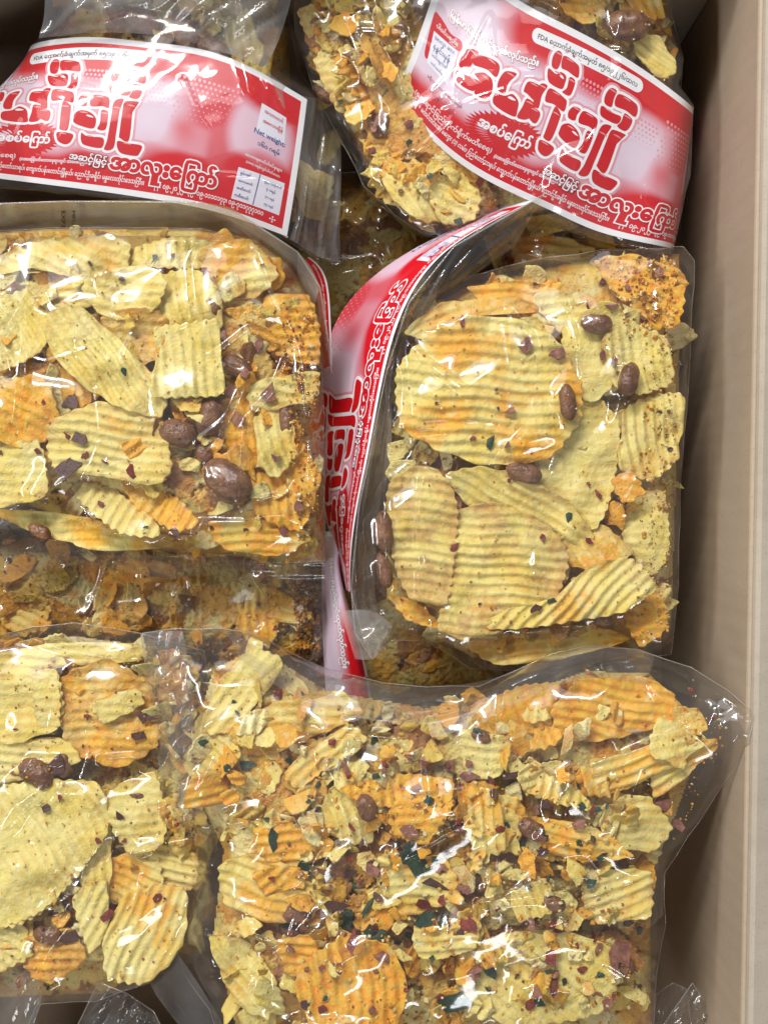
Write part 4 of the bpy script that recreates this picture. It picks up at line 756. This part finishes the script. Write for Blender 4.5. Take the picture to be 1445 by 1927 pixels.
tube('seam', [(-70, 386, 12.2), (120, 379, 13.2), (380, 381, 12.2), (470, 415, 11.2), (560, 474, 9.2), (602, 540, 6.2), (618, 640, 0), (624, 702, -8)], .3, M['seam'], r, off)
film_piece('side_flap', [(0, [(560, 474, 9), (602, 540, 6), (618, 640, 0), (624, 702, -8)]), (1, [(560, 520, -14), (585, 570, -16), (600, 650, -18), (604, 712, -20)])], r, off, seed=5, n=30, m=14)
chC = Chart([(310, [(0, 572, 478, 6), (120, 612, 520, 2), (220, 622, 600, -3), (300, 625, 690, -10)]), (230, [(0, 566, 486, -8), (120, 592, 532, -10), (220, 601, 610, -13), (300, 606, 698, -18)])][::-1])
LC = Label(chC, r, off, 20, 300, 230, 310); LC.text('ြပည်ေတာ်သာရပ်၊ ေကျာက်ပန်းေတာင်း', (60, 280), (270, 280), 'white', 1, .02, yscale=13); LC.flush()
film_piece('bottom_flap', [(0, [(-70, 985, -14), (40, 948, -13), (150, 985, -15), (300, 1030, -16), (430, 1043, -18), (612, 1055, -22)]), (.5, [(-70, 1030, -19), (40, 1010, -18), (150, 1025, -19), (300, 1052, -18), (430, 1063, -20), (612, 1090, -28)]), (1, [(-70, 1075, -27), (30, 1100, -27), (150, 1062, -26), (300, 1088, -27), (420, 1085, -28), (612, 1150, -36)])], r, off, wr=1.6, seed=9, n=80)
st = Chart([(0, [(0, 150, 392, 4.5), (1, 150, 426, -8)]), (1, [(0, 116, 393, 4.5), (1, 116, 427, -8)])])
def stamp(txt, v0):
    V, T = text_mesh(txt, .012); w_ = V[:, 0].max(); P = np.stack([V[:, 0]/w_*.95, v0-V[:, 1]*.30], -1); Wd = st.at(P[:, 0], P[:, 1], .7); mk('date_stamp', Wd+off, T, M['ink'], r, smooth=False)
stamp('MFG1', .42); stamp('EXP3', .98)

# ---- middle right bag: the big ribbed chips beside the folded label
D_ = Bag('D', [(735, 610, -22), (770, 560, -20), (870, 522, -18), (990, 492, -18), (1130, 470, -20), (1285, 464, -22), (1306, 490, -24), (1296, 700, -26), (1280, 900, -28), (1276, 1100, -28), (1262, 1232, -30), (1130, 1236, -28), (1010, 1262, -28), (885, 1258, -28), (800, 1205, -26), (736, 1205, -26), (700, 1240, -28), (664, 1130, -24), (672, 1020, -22), (690, 930, -22), (712, 800, -22)], 1, -60,
         'ribbed chip bag', G_TOP, 'snack bag of big ribbed chips, its red label folded along one side', width=140, chip_area=[(740, 620), (880, 535), (1130, 480), (1280, 475), (1280, 700), (1262, 1210), (1020, 1245), (890, 1240), (770, 1170), (725, 1130), (735, 800)])
D_.mass(17, (34, 66), seed=61); D_.shards(130, (14, 36), (7, 13), 161); D_.fill(20, (26, 55), None, 62, margin=38, drop=(6, 12), season=(.3, .8), brown=(.2, .6))
for p, z, kw in (([(760, 625), (830, 570), (960, 557), (1005, 590), (900, 592), (810, 640)], -8, dict(season=.5, amp=.35, ridge=-18)), ([(880, 540), (1000, 528), (1065, 560), (1060, 640), (960, 600)], -9, dict(season=.7, ridge=4)),
                 ([(1010, 850), (1110, 740), (1165, 800), (1155, 920), (1120, 995), (1060, 985), (1000, 920)], -6, dict(season=.05, amp=.12, brown=.1)), ([(1060, 620), (1130, 570), (1205, 590), (1175, 700), (1110, 760), (1060, 700)], -5, dict(season=.08, amp=.15, brown=.15)),
                 ([(835, 895), (900, 878), (1000, 900), (1080, 955), (1120, 1010), (1060, 1040), (970, 985), (880, 950)], -4, dict(season=.2, ridge=28, amp=.6, tilt=(0, 12))), ([(862, 960), (950, 948), (1035, 990), (1072, 1050), (1045, 1130), (960, 1182), (870, 1205), (822, 1180), (845, 1090)], -2.5, dict(season=.28, ridge=3, amp=.72, period=3.6, curv=(-.8, .3), brown=.55)),
                 ([(738, 900), (795, 874), (842, 900), (862, 960), (855, 1060), (838, 1140), (770, 1125), (738, 1050), (725, 950)], -2, dict(season=.25, ridge=6, amp=.72, period=3.6, brown=.6)), ([(745, 700), (790, 640), (870, 598), (960, 596), (1050, 640), (1095, 720), (1092, 790), (1050, 850), (1000, 872), (900, 872), (820, 845), (752, 800)], 0, dict(season=.42, ridge=4, amp=.75, period=4.0, curv=(-.9, -.5), brown=.12)),
                 ([(1130, 640), (1180, 605), (1250, 635), (1265, 720), (1205, 742), (1150, 722)], -3, dict(season=.15, ridge=78, amp=.65)), ([(1175, 770), (1240, 740), (1288, 748), (1275, 860), (1225, 905), (1165, 880)], -5, dict(season=.3, ridge=82, amp=.7)),
                 ([(1040, 1125), (1120, 1060), (1190, 1052), (1238, 1105), (1175, 1152), (1080, 1170), (960, 1185), (900, 1180), (960, 1145)], -1, dict(season=.35, ridge=-48, amp=.65, curv=(0, -1.2))), ([(1120, 490), (1200, 478), (1275, 515), (1245, 585), (1170, 565)], -8, dict(season=.75, amp=.5, ridge=20)), ([(1185, 560), (1285, 538), (1275, 612), (1210, 618)], -7, dict(season=.8, ridge=40)),
                 ([(1190, 930), (1250, 925), (1260, 1040), (1225, 1085), (1170, 1015)], -8, dict(season=.1, amp=.2)), ([(880, 1210), (1000, 1182), (1120, 1178), (1185, 1205), (1060, 1238), (930, 1250)], -14, dict(season=.45, ridge=-8)), ([(1160, 1120), (1240, 1110), (1258, 1180), (1200, 1215)], -12, dict(season=.8)),
                 ([(1050, 1000), (1130, 985), (1190, 1040), (1130, 1075), (1060, 1060)], -6, dict(season=.4, ridge=60, brown=.4)), ([(730, 1120), (790, 1135), (830, 1180), (770, 1170)], -10, dict(season=.8)), ([(1000, 560), (1080, 545), (1110, 600), (1050, 625)], -6, dict(season=.15, amp=.2)), ([(1150, 900), (1190, 890), (1215, 930), (1170, 945)], -1, dict(season=1, amp=.3))): D_.hero(p, z, **kw)
for i, (x, y, a, b, g, z) in enumerate(((1183, 713, 31, 20, 100, 0), (1122, 610, 29, 20, 5, -3), (722, 1000, 38, 19, 85, -3), (722, 1072, 34, 15, 78, -5), (1068, 757, 34, 17, 82, 1), (985, 890, 34, 20, 15, -3), (1130, 1165, 22, 15, 10, -8))): peanut(D_, x, y, a, b, g, z=z, seed=i+40)
for x, y, r, k, a in ((922, 832, 15, 'herb', .45), (1070, 972, 9, 'herb', .8), (960, 772, 9, 'shallot', .8), (987, 650, 14, 'shallot', .9), (1052, 665, 17, 'shallot', .7), (955, 838, 8, 'shallot', .7), (855, 1030, 11, 'chilli', .4), (1020, 1012, 9, 'chilli', .9), (890, 825, 6, 'chilli', .7), (1125, 930, 12, 'chilli', .3), (1240, 775, 5, 'dark', 1), (1258, 775, 4, 'dark', 1), (1260, 845, 5, 'dark', 1), (1108, 1018, 8, 'chilli', .8), (1035, 1130, 10, 'herb', .5), (1010, 1145, 12, 'dark', .6), (870, 605, 11, 'chilli', .35)): flake(D_, x, y, r, k, int(x+y), aspect=a)
flakes(D_, 7, 'dark', (2.5, 5), 63); flakes(D_, 10, 'chilli', (3, 6), 64); flakes(D_, 6, 'shallot', (7, 12), 65, [(1050, 480), (1270, 480), (1250, 700), (1100, 700)]); crumbs(D_, 350, 66, (.2, .7)); crumbs(D_, 250, 67, (.4, 1.1), 1, [(1120, 480), (1280, 480), (1270, 640), (1180, 640)]); crumbs(D_, 300, 68, (.3, .9), 0, [(1210, 640), (1285, 640), (1262, 1210), (1190, 1200)])
D_.creases = [([(960, 575), (1010, 625), (1022, 680), (1015, 780), (960, 850), (930, 880)], 2.2, 9), ([(755, 625), (800, 680), (880, 740)], 1.2, 9), ([(760, 640), (772, 720), (778, 810), (840, 805)], 1.4, 11), ([(1060, 540), (1090, 620), (1100, 760)], .9, 9), ([(740, 640), (728, 800), (722, 940), (728, 1100)], 1.2, 8), ([(1290, 640), (1276, 800)], 1, 8), ([(800, 880), (785, 1000), (790, 1140)], .9, 8), ([(700, 1150), (760, 1180), (790, 1200)], 1.2, 9)]
D_.film(iters=150, rnd_creases=16, seed=69)
r = D_.root; off = D_.inv
chD = Chart([(95, [(0, 660, 1190, -46), (100, 646, 1100, -42), (265, 609, 951, -38), (345, 606, 867, -37), (482, 606, 704, -35), (600, 652, 572, -32), (700, 772, 472, -28), (800, 958, 386, -26)]),
             (200, [(0, 664, 1190, -35), (100, 652, 1104, -29), (265, 640, 951, -22), (345, 650, 867, -20), (482, 668, 704, -17), (600, 710, 571, -15), (700, 812, 467, -14), (800, 985, 380, -15)]),
             (310, [(0, 668, 1190, -26), (100, 659, 1106, -19), (265, 673, 951, -12), (345, 690, 867, -9), (482, 722, 704, -5), (600, 765, 570, -3), (700, 850, 464, -4), (800, 1012, 374, -8)])])
LD = Label(chD, r, off, 90, 800, 95, 310); dress(LD)
tube('seam', [(700, 1240, -24), (668, 1190, -24), (661, 1106, -17), (676, 951, -10), (694, 867, -7), (726, 704, -3), (769, 570, -1), (854, 464, -2), (1025, 365, -5)], .35, M['seam'], r, off)
film_piece('side_flap', [(0, [(700, 1240, -24.5), (660, 1106, -17), (675, 951, -10), (693, 867, -7), (725, 704, -3), (768, 570, -1), (853, 464, -2), (1028, 364, -6)]), (.5, [(715, 1235, -26), (680, 1106, -20), (690, 951, -15), (710, 867, -13), (745, 704, -9), (795, 585, -7), (880, 500, -8), (990, 425, -12)]), (1, [(735, 1200, -27), (705, 1106, -22), (715, 951, -19), (722, 867, -18), (745, 704, -17), (775, 600, -16), (850, 545, -15), (972, 462, -18)])], r, off, seed=11, wr=1.5, n=110)
film_piece('folded_corner', [(0, [(640, 1150, -20), (700, 1150, -17), (738, 1178, -17)]), (1, [(668, 1240, -24), (700, 1240, -21), (722, 1222, -21)])], r, off, mat='seam', seed=4, n=20, m=16, wr=.5)

# ---- bottom left bag
E_ = Bag('E', [(-70, 1196, -20), (0, 1196, -20), (60, 1180, -20), (140, 1172, -20), (265, 1192, -20), (385, 1225, -22), (405, 1400, -24), (410, 1560, -27), (410, 1600, -28), (390, 1720, -28), (330, 1800, -28), (280, 1850, -26), (180, 1885, -24), (70, 1890, -22), (40, 1960, -22), (-70, 1960, -22)], -2, -60,
         'lower left bag', G_TOP, 'snack bag in the lower left with broad pale chips, overlapped by the speckled bag', width=130, chip_area=[(-60, 1210), (140, 1195), (290, 1215), (340, 1400), (380, 1600), (330, 1790), (200, 1870), (-60, 1880)])
E_.mass(16, (34, 66), seed=71); E_.shards(90, (14, 32), (1, 6), 173, area=[(270, 1230), (385, 1240), (400, 1590), (310, 1600), (310, 1400)]); E_.shards(110, (16, 38), (8, 13), 171, season=.3); E_.fill(16, (28, 60), None, 72, drop=(6, 12), season=(.2, .6), brown=(.2, .5))
for p, z, kw in (([(-30, 1235), (130, 1208), (262, 1214), (272, 1242), (130, 1255), (-30, 1285)], -10, dict(season=.25, amp=.3)), ([(-30, 1290), (108, 1268), (112, 1370), (-30, 1405)], -7, dict(season=.1, amp=.15, brown=.1)), ([(110, 1280), (200, 1240), (285, 1290), (300, 1400), (220, 1445), (125, 1400)], -8, dict(season=.5, brown=.55, amp=.3)), ([(175, 1325), (255, 1295), (270, 1325), (200, 1360)], -5, dict(season=.0, amp=.2, brown=0)),
                 ([(-30, 1400), (110, 1388), (155, 1430), (60, 1465), (-30, 1475)], -7, dict(season=.2, amp=.3)), ([(60, 1270), (108, 1265), (112, 1365), (70, 1375)], -5, dict(season=.3, amp=.2)), ([(205, 1490), (290, 1455), (315, 1540), (305, 1590), (250, 1612), (212, 1560)], -6, dict(season=.12, amp=.2, brown=.3)), ([(140, 1500), (200, 1500), (212, 1640), (190, 1720), (150, 1660)], -8, dict(season=.15, ridge=80)),
                 ([(-30, 1500), (100, 1468), (190, 1478), (205, 1560), (150, 1645), (70, 1722), (-30, 1745)], -4, dict(season=.05, ridge=55, amp=.38, brown=.12)), ([(195, 1622), (290, 1598), (305, 1680), (210, 1705)], -10, dict(season=.5, ridge=22)), ([(192, 1780), (228, 1690), (300, 1665), (352, 1678), (345, 1780), (275, 1852), (205, 1845)], -6, dict(season=.40, ridge=-66, amp=.6, brown=.05)), ([(295, 1588), (372, 1608), (365, 1672), (298, 1662)], -12, dict(season=.25, ridge=14, amp=.65)),
                 ([(135, 1690), (200, 1655), (205, 1750), (170, 1795)], -7, dict(season=.1, ridge=-60, amp=.6)), ([(40, 1770), (130, 1745), (165, 1800), (100, 1850), (50, 1830)], -9, dict(season=.7, brown=.7)), ([(-30, 1760), (40, 1740), (60, 1800), (-30, 1840)], -8, dict(season=.2, ridge=30)), ([(-30, 1620), (60, 1600), (110, 1690), (40, 1740), (-30, 1740)], -6, dict(season=.15, ridge=70, amp=.5))): E_.hero(p, z, **kw)
for i, (x, y, a, b, g) in enumerate(((70, 1455, 36, 26, 30), (255, 1495, 22, 9, 10), (120, 1440, 24, 18, 80), (90, 1760, 26, 18, 10))): peanut(E_, x, y, a, b, g, z=-8 if i else -7, seed=i+60)
for x, y, r, k, a in ((275, 1350, 16, 'dark', .6), (110, 1440, 18, 'dark', .8), (225, 1535, 10, 'dark', .9), (262, 1385, 12, 'dark', .6), (170, 1430, 10, 'dark', .6), (298, 1690, 9, 'chilli', .8), (90, 1520, 9, 'dark', .9), (205, 1720, 12, 'chilli', .8), (130, 1765, 20, 'dark', .7)): flake(E_, x, y, r, k, int(x+y), aspect=a)
flakes(E_, 6, 'dark', (3, 6), 73); flakes(E_, 8, 'chilli', (3, 7), 74); crumbs(E_, 450, 75)
E_.creases = [([(40, 1195), (130, 1225), (200, 1238), (300, 1240)], 1.8, 9), ([(195, 1430), (250, 1425), (300, 1450), (312, 1500), (316, 1560)], 2.0, 9), ([(316, 1450), (345, 1400), (365, 1380)], 1.6, 9), ([(205, 1590), (175, 1630), (155, 1690)], 1.8, 9), ([(260, 1605), (300, 1590), (318, 1560)], 1.4, 9), ([(20, 1560), (50, 1520), (90, 1490)], 1.2, 12), ([(30, 1480), (60, 1430), (110, 1430)], 1.2, 12), ([(150, 1700), (90, 1770), (40, 1860)], 1.2, 9)]
E_.film(iters=150, rnd_creases=14, seed=76)
film_piece('corner_flap', [(0, [(-70, 1770, -16), (30, 1760, -14), (80, 1790, -14)]), (1, [(-70, 1970, -16), (30, 1970, -16), (78, 1890, -15)])], E_.root, E_.inv, seed=14, n=24, m=24)

# ---- bottom right bag, the most seasoned one
G_ = Bag('G', [(265, 1192, -8), (330, 1183, -7), (410, 1182, -7), (470, 1190, -8), (540, 1225, -9), (620, 1262, -10), (720, 1285, -10), (800, 1293, -10), (900, 1292, -10), (970, 1262, -9), (1040, 1230, -8), (1110, 1214, -7), (1200, 1222, -8), (1300, 1256, -4), (1370, 1300, 8), (1421, 1345, 21.5), (1408, 1390, 20.5), (1385, 1440, 9), (1335, 1515, -4), (1250, 1642, -14), (1252, 1740, -18), (1235, 1830, -18), (1225, 1985, -18), (420, 1985, -18), (395, 1900, -18), (345, 1830, -18), (330, 1760, -18), (352, 1690, -17), (362, 1600, -16), (318, 1530, -14), (300, 1440, -12), (285, 1330, -10)], 16, -55,
         'speckled lower right bag', G_TOP, 'largest snack bag in front, heavily speckled with green herbs and red chilli', width=150, chip_area=[(400, 1260), (480, 1215), (620, 1300), (800, 1330), (960, 1310), (1100, 1262), (1220, 1265), (1290, 1330), (1320, 1400), (1270, 1540), (1225, 1650), (1225, 1960), (450, 1960), (400, 1760), (420, 1600), (370, 1500), (350, 1430)])
G_.mass(16, (26, 50), seed=81); G_.shards(210, (12, 34), (7, 13), 181); G_.shards(150, (14, 34), (3, 10), 182, [(600, 1430), (900, 1400), (1180, 1440), (1210, 1900), (800, 1940), (560, 1700), (560, 1560)]); G_.fill(34, (26, 60), None, 82, drop=(4, 11), season=(.15, .7), brown=(.15, .5), tilt=20)
for p, z, kw in (([(395, 1315), (470, 1222), (532, 1240), (512, 1292), (440, 1372), (390, 1380)], 4, dict(season=.15, ridge=-50, amp=.3)), ([(345, 1440), (390, 1368), (470, 1400), (532, 1450), (502, 1502), (400, 1492)], 3, dict(season=.15, ridge=45, amp=.6)), ([(430, 1372), (530, 1318), (640, 1300), (685, 1340), (560, 1402), (480, 1425)], 5, dict(season=.4, amp=.35, brown=.4)), ([(535, 1455), (590, 1400), (660, 1365), (690, 1395), (610, 1450), (560, 1485)], 8, dict(season=.5, ridge=-40, amp=.5, curv=(0, 1.8))),
                 ([(1035, 1335), (1090, 1280), (1200, 1272), (1262, 1300), (1275, 1352), (1180, 1385), (1110, 1395), (1055, 1382)], 7, dict(season=.62, ridge=10, amp=.5)), ([(885, 1335), (980, 1290), (1052, 1288), (1035, 1362), (960, 1392), (900, 1375)], 6, dict(season=.8, ridge=70)), ([(1115, 1435), (1200, 1410), (1290, 1378), (1320, 1400), (1260, 1445), (1180, 1485), (1120, 1495)], 9, dict(season=.35, ridge=-20, amp=.6)), ([(1130, 1492), (1220, 1500), (1265, 1560), (1222, 1605), (1130, 1582)], 7, dict(season=.2, amp=.2)),
                 ([(1225, 1425), (1330, 1388), (1352, 1405), (1290, 1465), (1235, 1505)], 9, dict(season=.5, ridge=-30, amp=.5, tilt=(0, 8))), ([(1268, 1330), (1312, 1335), (1330, 1372), (1290, 1392), (1262, 1370)], 8, dict(season=.6, amp=.4, ridge=60)), ([(865, 1372), (960, 1390), (945, 1455), (880, 1465)], 10, dict(season=.15, amp=.3)), ([(415, 1625), (500, 1608), (585, 1660), (595, 1722), (500, 1735), (420, 1695)], 8, dict(season=.42, ridge=16, amp=.75, period=3.8)), ([(865, 1805), (950, 1758), (1080, 1755), (1175, 1800), (1135, 1905), (980, 1935), (885, 1885)], 9, dict(season=.3, ridge=35, amp=.4)), ([(395, 1762), (470, 1772), (522, 1850), (505, 1915), (440, 1885)], 4, dict(season=.2, ridge=50, amp=.4)),
                 ([(565, 1815), (650, 1760), (735, 1780), (765, 1850), (745, 1930), (600, 1945), (558, 1872)], 13, dict(season=.85, ridge=84, amp=.75, period=4.2, brown=.05)), ([(700, 1632), (830, 1610), (865, 1680), (760, 1725)], 11, dict(season=.55, amp=.4)), ([(960, 1682), (1032, 1652), (1042, 1712), (980, 1735)], 16, dict(season=.3, amp=.7, ridge=60)), ([(1095, 1642), (1222, 1640), (1222, 1722), (1110, 1735)], 8, dict(season=.25, ridge=-20)), ([(945, 1428), (1080, 1480), (1115, 1525), (1000, 1495)], 12, dict(season=.4, ridge=110, amp=.7, tilt=(0, -20))), ([(640, 1482), (760, 1458), (855, 1470), (835, 1512), (700, 1515)], 13, dict(season=.6, ridge=90, amp=.7, tilt=(0, -18))),
                 ([(735, 1520), (820, 1480), (855, 1510), (805, 1585), (740, 1572)], 15, dict(season=1.0, amp=.4)), ([(620, 1490), (690, 1500), (700, 1590), (640, 1580), (600, 1540)], 11, dict(season=.2, ridge=70)), ([(860, 1480), (930, 1480), (950, 1600), (890, 1600)], 13, dict(season=.5, ridge=80, brown=.4)), ([(520, 1770), (590, 1760), (610, 1830), (540, 1840)], 12, dict(season=.65, brown=.4)), ([(1000, 1540), (1120, 1560), (1190, 1610), (1100, 1625), (1020, 1600)], 13, dict(season=.6, ridge=10)), ([(780, 1740), (900, 1730), (890, 1790), (790, 1800)], 14, dict(season=.35, brown=.3)), ([(480, 1560), (570, 1540), (630, 1590), (560, 1640), (490, 1610)], 9, dict(season=.7, brown=.5))): G_.hero(p, z, **kw)
G_.fill(34, (11, 26), None, 83, drop=(-1, 4), season=(.1, .75), brown=(.05, .4), tilt=25, fine=1.1, area=[(600, 1400), (900, 1380), (1200, 1420), (1210, 1900), (600, 1940), (560, 1700)])
for i, (x, y, a, b, g) in enumerate(((560, 1720, 28, 20, 0), (905, 1385, 20, 13, 20), (545, 1750, 24, 17, 40), (690, 1520, 26, 20, 70), (1000, 1560, 28, 20, 30), (1170, 1810, 30, 18, 60), (1040, 1700, 24, 16, 20))): peanut(G_, x, y, a, b, g, seed=i+80, dz=-2)
for x, y, r, k, a in ((465, 1438, 13, 'herb', .7), (512, 1582, 14, 'herb', .7), (440, 1320, 7, 'herb', .5), (447, 1342, 8, 'herb', .4), (383, 1398, 9, 'herb', .7), (780, 1622, 26, 'herb', .8), (818, 1622, 12, 'herb', .7), (1112, 1660, 14, 'herb', .7), (692, 1708, 26, 'herb', .25), (650, 1735, 24, 'herb', .5), (860, 1885, 28, 'herb', .7), (705, 1392, 8, 'herb', .8), (900, 1376, 9, 'herb', .7), (715, 1760, 13, 'herb', .8), (800, 1730, 20, 'herb', .8), (835, 1735, 12, 'herb', .8), (770, 1760, 14, 'herb', .4), (705, 1460, 9, 'herb', .7),
                       (525, 1308, 9, 'chilli', .8), (625, 1395, 8, 'chilli', .8), (1035, 1803, 16, 'chilli', .8), (665, 1775, 16, 'chilli', .8), (720, 1800, 14, 'shallot', .7), (625, 1704, 22, 'dark', .8), (800, 1700, 14, 'chilli', .8), (1085, 1550, 18, 'shallot', .6), (840, 1440, 14, 'shallot', .7), (880, 1460, 14, 'shallot', .8), (960, 1460, 16, 'dark', .6), (820, 1665, 24, 'dark', .4), (1250, 1510, 16, 'shallot', .8), (1275, 1550, 14, 'shallot', .9), (1160, 1800, 30, 'shallot', .8), (880, 1745, 16, 'chilli', .8), (1040, 1740, 10, 'chilli', .8)): flake(G_, x, y, r, k, int(x+y), aspect=a)
mid = [(600, 1420), (900, 1400), (1180, 1440), (1210, 1900), (560, 1940), (480, 1650)]
flakes(G_, 26, 'herb', (5, 13), 84, mid); flakes(G_, 12, 'herb', (4, 8), 184); flakes(G_, 34, 'chilli', (4, 11), 85, mid); flakes(G_, 16, 'dark', (5, 12), 86, mid); flakes(G_, 24, 'shallot', (7, 15), 87, mid); crumbs(G_, 500, 88, (.2, .7), 1); crumbs(G_, 600, 89, (.3, 1.3), 0, mid)
for x, y in ((335, 1190), (300, 1320), (1300, 1300), (1340, 1350), (1330, 1400), (1290, 1430)): flake(G_, x, y, 6, 'chilli', int(x), z=-6)
crumbs(G_, 80, 90, (.25, .8), 1, [(1270, 1270), (1400, 1340), (1330, 1480), (1260, 1600), (1290, 1400)])
G_.creases = [([(950, 1300), (940, 1380), (930, 1460), (925, 1540)], 1.3, 10), ([(1140, 1225), (1130, 1250), (1230, 1235), (1340, 1290), (1410, 1345)], 1.8, 9), ([(1060, 1460), (1120, 1450), (1180, 1420), (1300, 1370)], 1.3, 10), ([(650, 1450), (660, 1500), (700, 1560)], 1.2, 9), ([(560, 1400), (620, 1380), (760, 1390)], 1, 8), ([(360, 1600), (400, 1570), (500, 1550)], 1.4, 9), ([(355, 1700), (380, 1740), (400, 1820)], 1.1, 9), ([(430, 1560), (400, 1600), (370, 1690)], 1.2, 8), ([(800, 1430), (810, 1500), (780, 1560)], 1, 9), ([(290, 1230), (300, 1330), (330, 1440)], 1, 9), ([(900, 1700), (1000, 1690), (1210, 1660)], .9, 9), ([(480, 1200), (620, 1270), (800, 1310), (900, 1300)], 1.2, 10), ([(1180, 1240), (1230, 1300), (1340, 1400)], .9, 8)]
G_.film(iters=110, rnd_creases=34, seed=91, crumple=1.8)
film_piece('upper_film', [(0, [(420, 1184, -6), (620, 1263, -9), (800, 1294, -9), (970, 1263, -8), (1110, 1216, -6), (1230, 1232, -7)]), (.5, [(440, 1215, 4), (610, 1296, 5), (800, 1326, 6), (965, 1296, 6), (1100, 1246, 5), (1225, 1258, 4)]), (1, [(450, 1240, 11), (600, 1330, 13), (800, 1362, 15), (960, 1330, 15), (1095, 1278, 14), (1215, 1290, 13)])], G_.root, G_.inv, mat='flap', seed=52, wr=1.0, n=120, m=30)
film_piece('side_flap', [(0, [(266, 1193, -7), (286, 1330, -9), (301, 1440, -11), (322, 1535, -13)]), (.5, [(300, 1188, -2), (325, 1330, 1), (338, 1440, 0), (350, 1540, -2)]), (1, [(345, 1188, 0), (365, 1330, 6), (365, 1430, 6), (380, 1530, 6)])], G_.root, G_.inv, mat='flap', seed=53, wr=1.2, n=70, m=24)
film_piece('corner_flap', [(0, [(285, 1786, -9), (330, 1790, -6), (440, 1960, -6)]), (1, [(278, 1835, -12), (300, 1880, -10), (370, 1970, -9)])], G_.root, G_.inv, seed=15, n=26, m=14)

# ---- loose film ends at the lower edge
def scrap(name, rows, label, seed):
    o = film_piece(name, rows, None, np.zeros(3), mat='flap', seed=seed, n=40, m=34, wr=2.4); tube('folded_edge', rows[1][1][:1]+rows[0][1]+rows[1][1][-1:], .3, M['seam'], o, np.zeros(3)); tag(o, label, 'plastic film', 'film ends of bags below the frame'); return o
scrap('film_end', [(0, [(186, 1848, -22), (240, 1870, -20), (290, 1904, -22)]), (1, [(120, 1985, -30), (230, 2000, -26), (330, 1985, -28)])], 'pointed shiny film end poking up between the two lower bags', 31)
scrap('film_end', [(0, [(1302, 1850, -24), (1330, 1890, -26), (1352, 1940, -28)]), (1, [(1215, 1975, -30), (1290, 2000, -30), (1360, 2000, -32)])], 'pointed grey film end beside the box wall at the lower right', 32)
scrap('film_end', [(0, [(1235, 1870, -40), (1265, 1850, -38), (1290, 1860, -40)]), (1, [(1220, 1985, -44), (1270, 1990, -44), (1310, 1990, -46)])], 'small dull film end tucked behind the pointed one by the wall', 33)

# ------------------------------------------------------------------ words for the chips and peanuts
def place(bag, p):
    x0, y0 = bag.area.min(0); x1, y1 = bag.area.max(0); x0, y0, x1, y1 = max(x0, 0), max(y0, 0), min(x1, 1445), min(y1, 1927)
    fx, fy = (p[0]-x0)/(x1-x0), (p[1]-y0)/(y1-y0)
    return ('top ' if fy < .33 else 'bottom ' if fy > .67 else 'middle ')+('left' if fx < .33 else 'right' if fx > .67 else 'centre')
used = {}
for bag in (F_, H_, I_, J_, A_, B_, C_, D_, E_, G_):
    for o, p, size, season, amp, h in bag.items:
        if h is False:
            tag(o, 'broken chip fragment packed low in the '+bag.desc, 'potato chip', 'chip fragments in the '+bag.desc); continue
        if h == 'peanut': base, cat = 'reddish brown peanut at the %s of the %s' % (place(bag, p), bag.desc), 'peanut'
        else:
            tone = 'orange' if season > .65 else 'golden' if season > .38 else 'yellow' if season > .18 else 'pale'
            base, cat = '%s %s %s chip at the %s of the %s' % ('large' if size > 150 else 'medium' if size > 95 else 'small', tone, 'ridged' if amp > .38 else 'smooth', place(bag, p), bag.desc), 'potato chip'
        used.setdefault(base, []).append((o, p, cat, bag))
for base, L in used.items():
    L.sort(key=lambda t: t[1][1]); n = len(L)
    for i, (o, p, cat, bag) in enumerate(L):
        pre = '' if n == 1 else ('upper ' if i == 0 else 'lower ') if n == 2 else ['topmost ', 'second from top ', 'third from top ', 'fourth from top ', 'fifth from top '][i] if i < n-1 else 'lowest '
        tag(o, pre+base, cat, ('peanuts' if cat == 'peanut' else 'chips')+' in the '+bag.desc)
print('chips', len(chips))
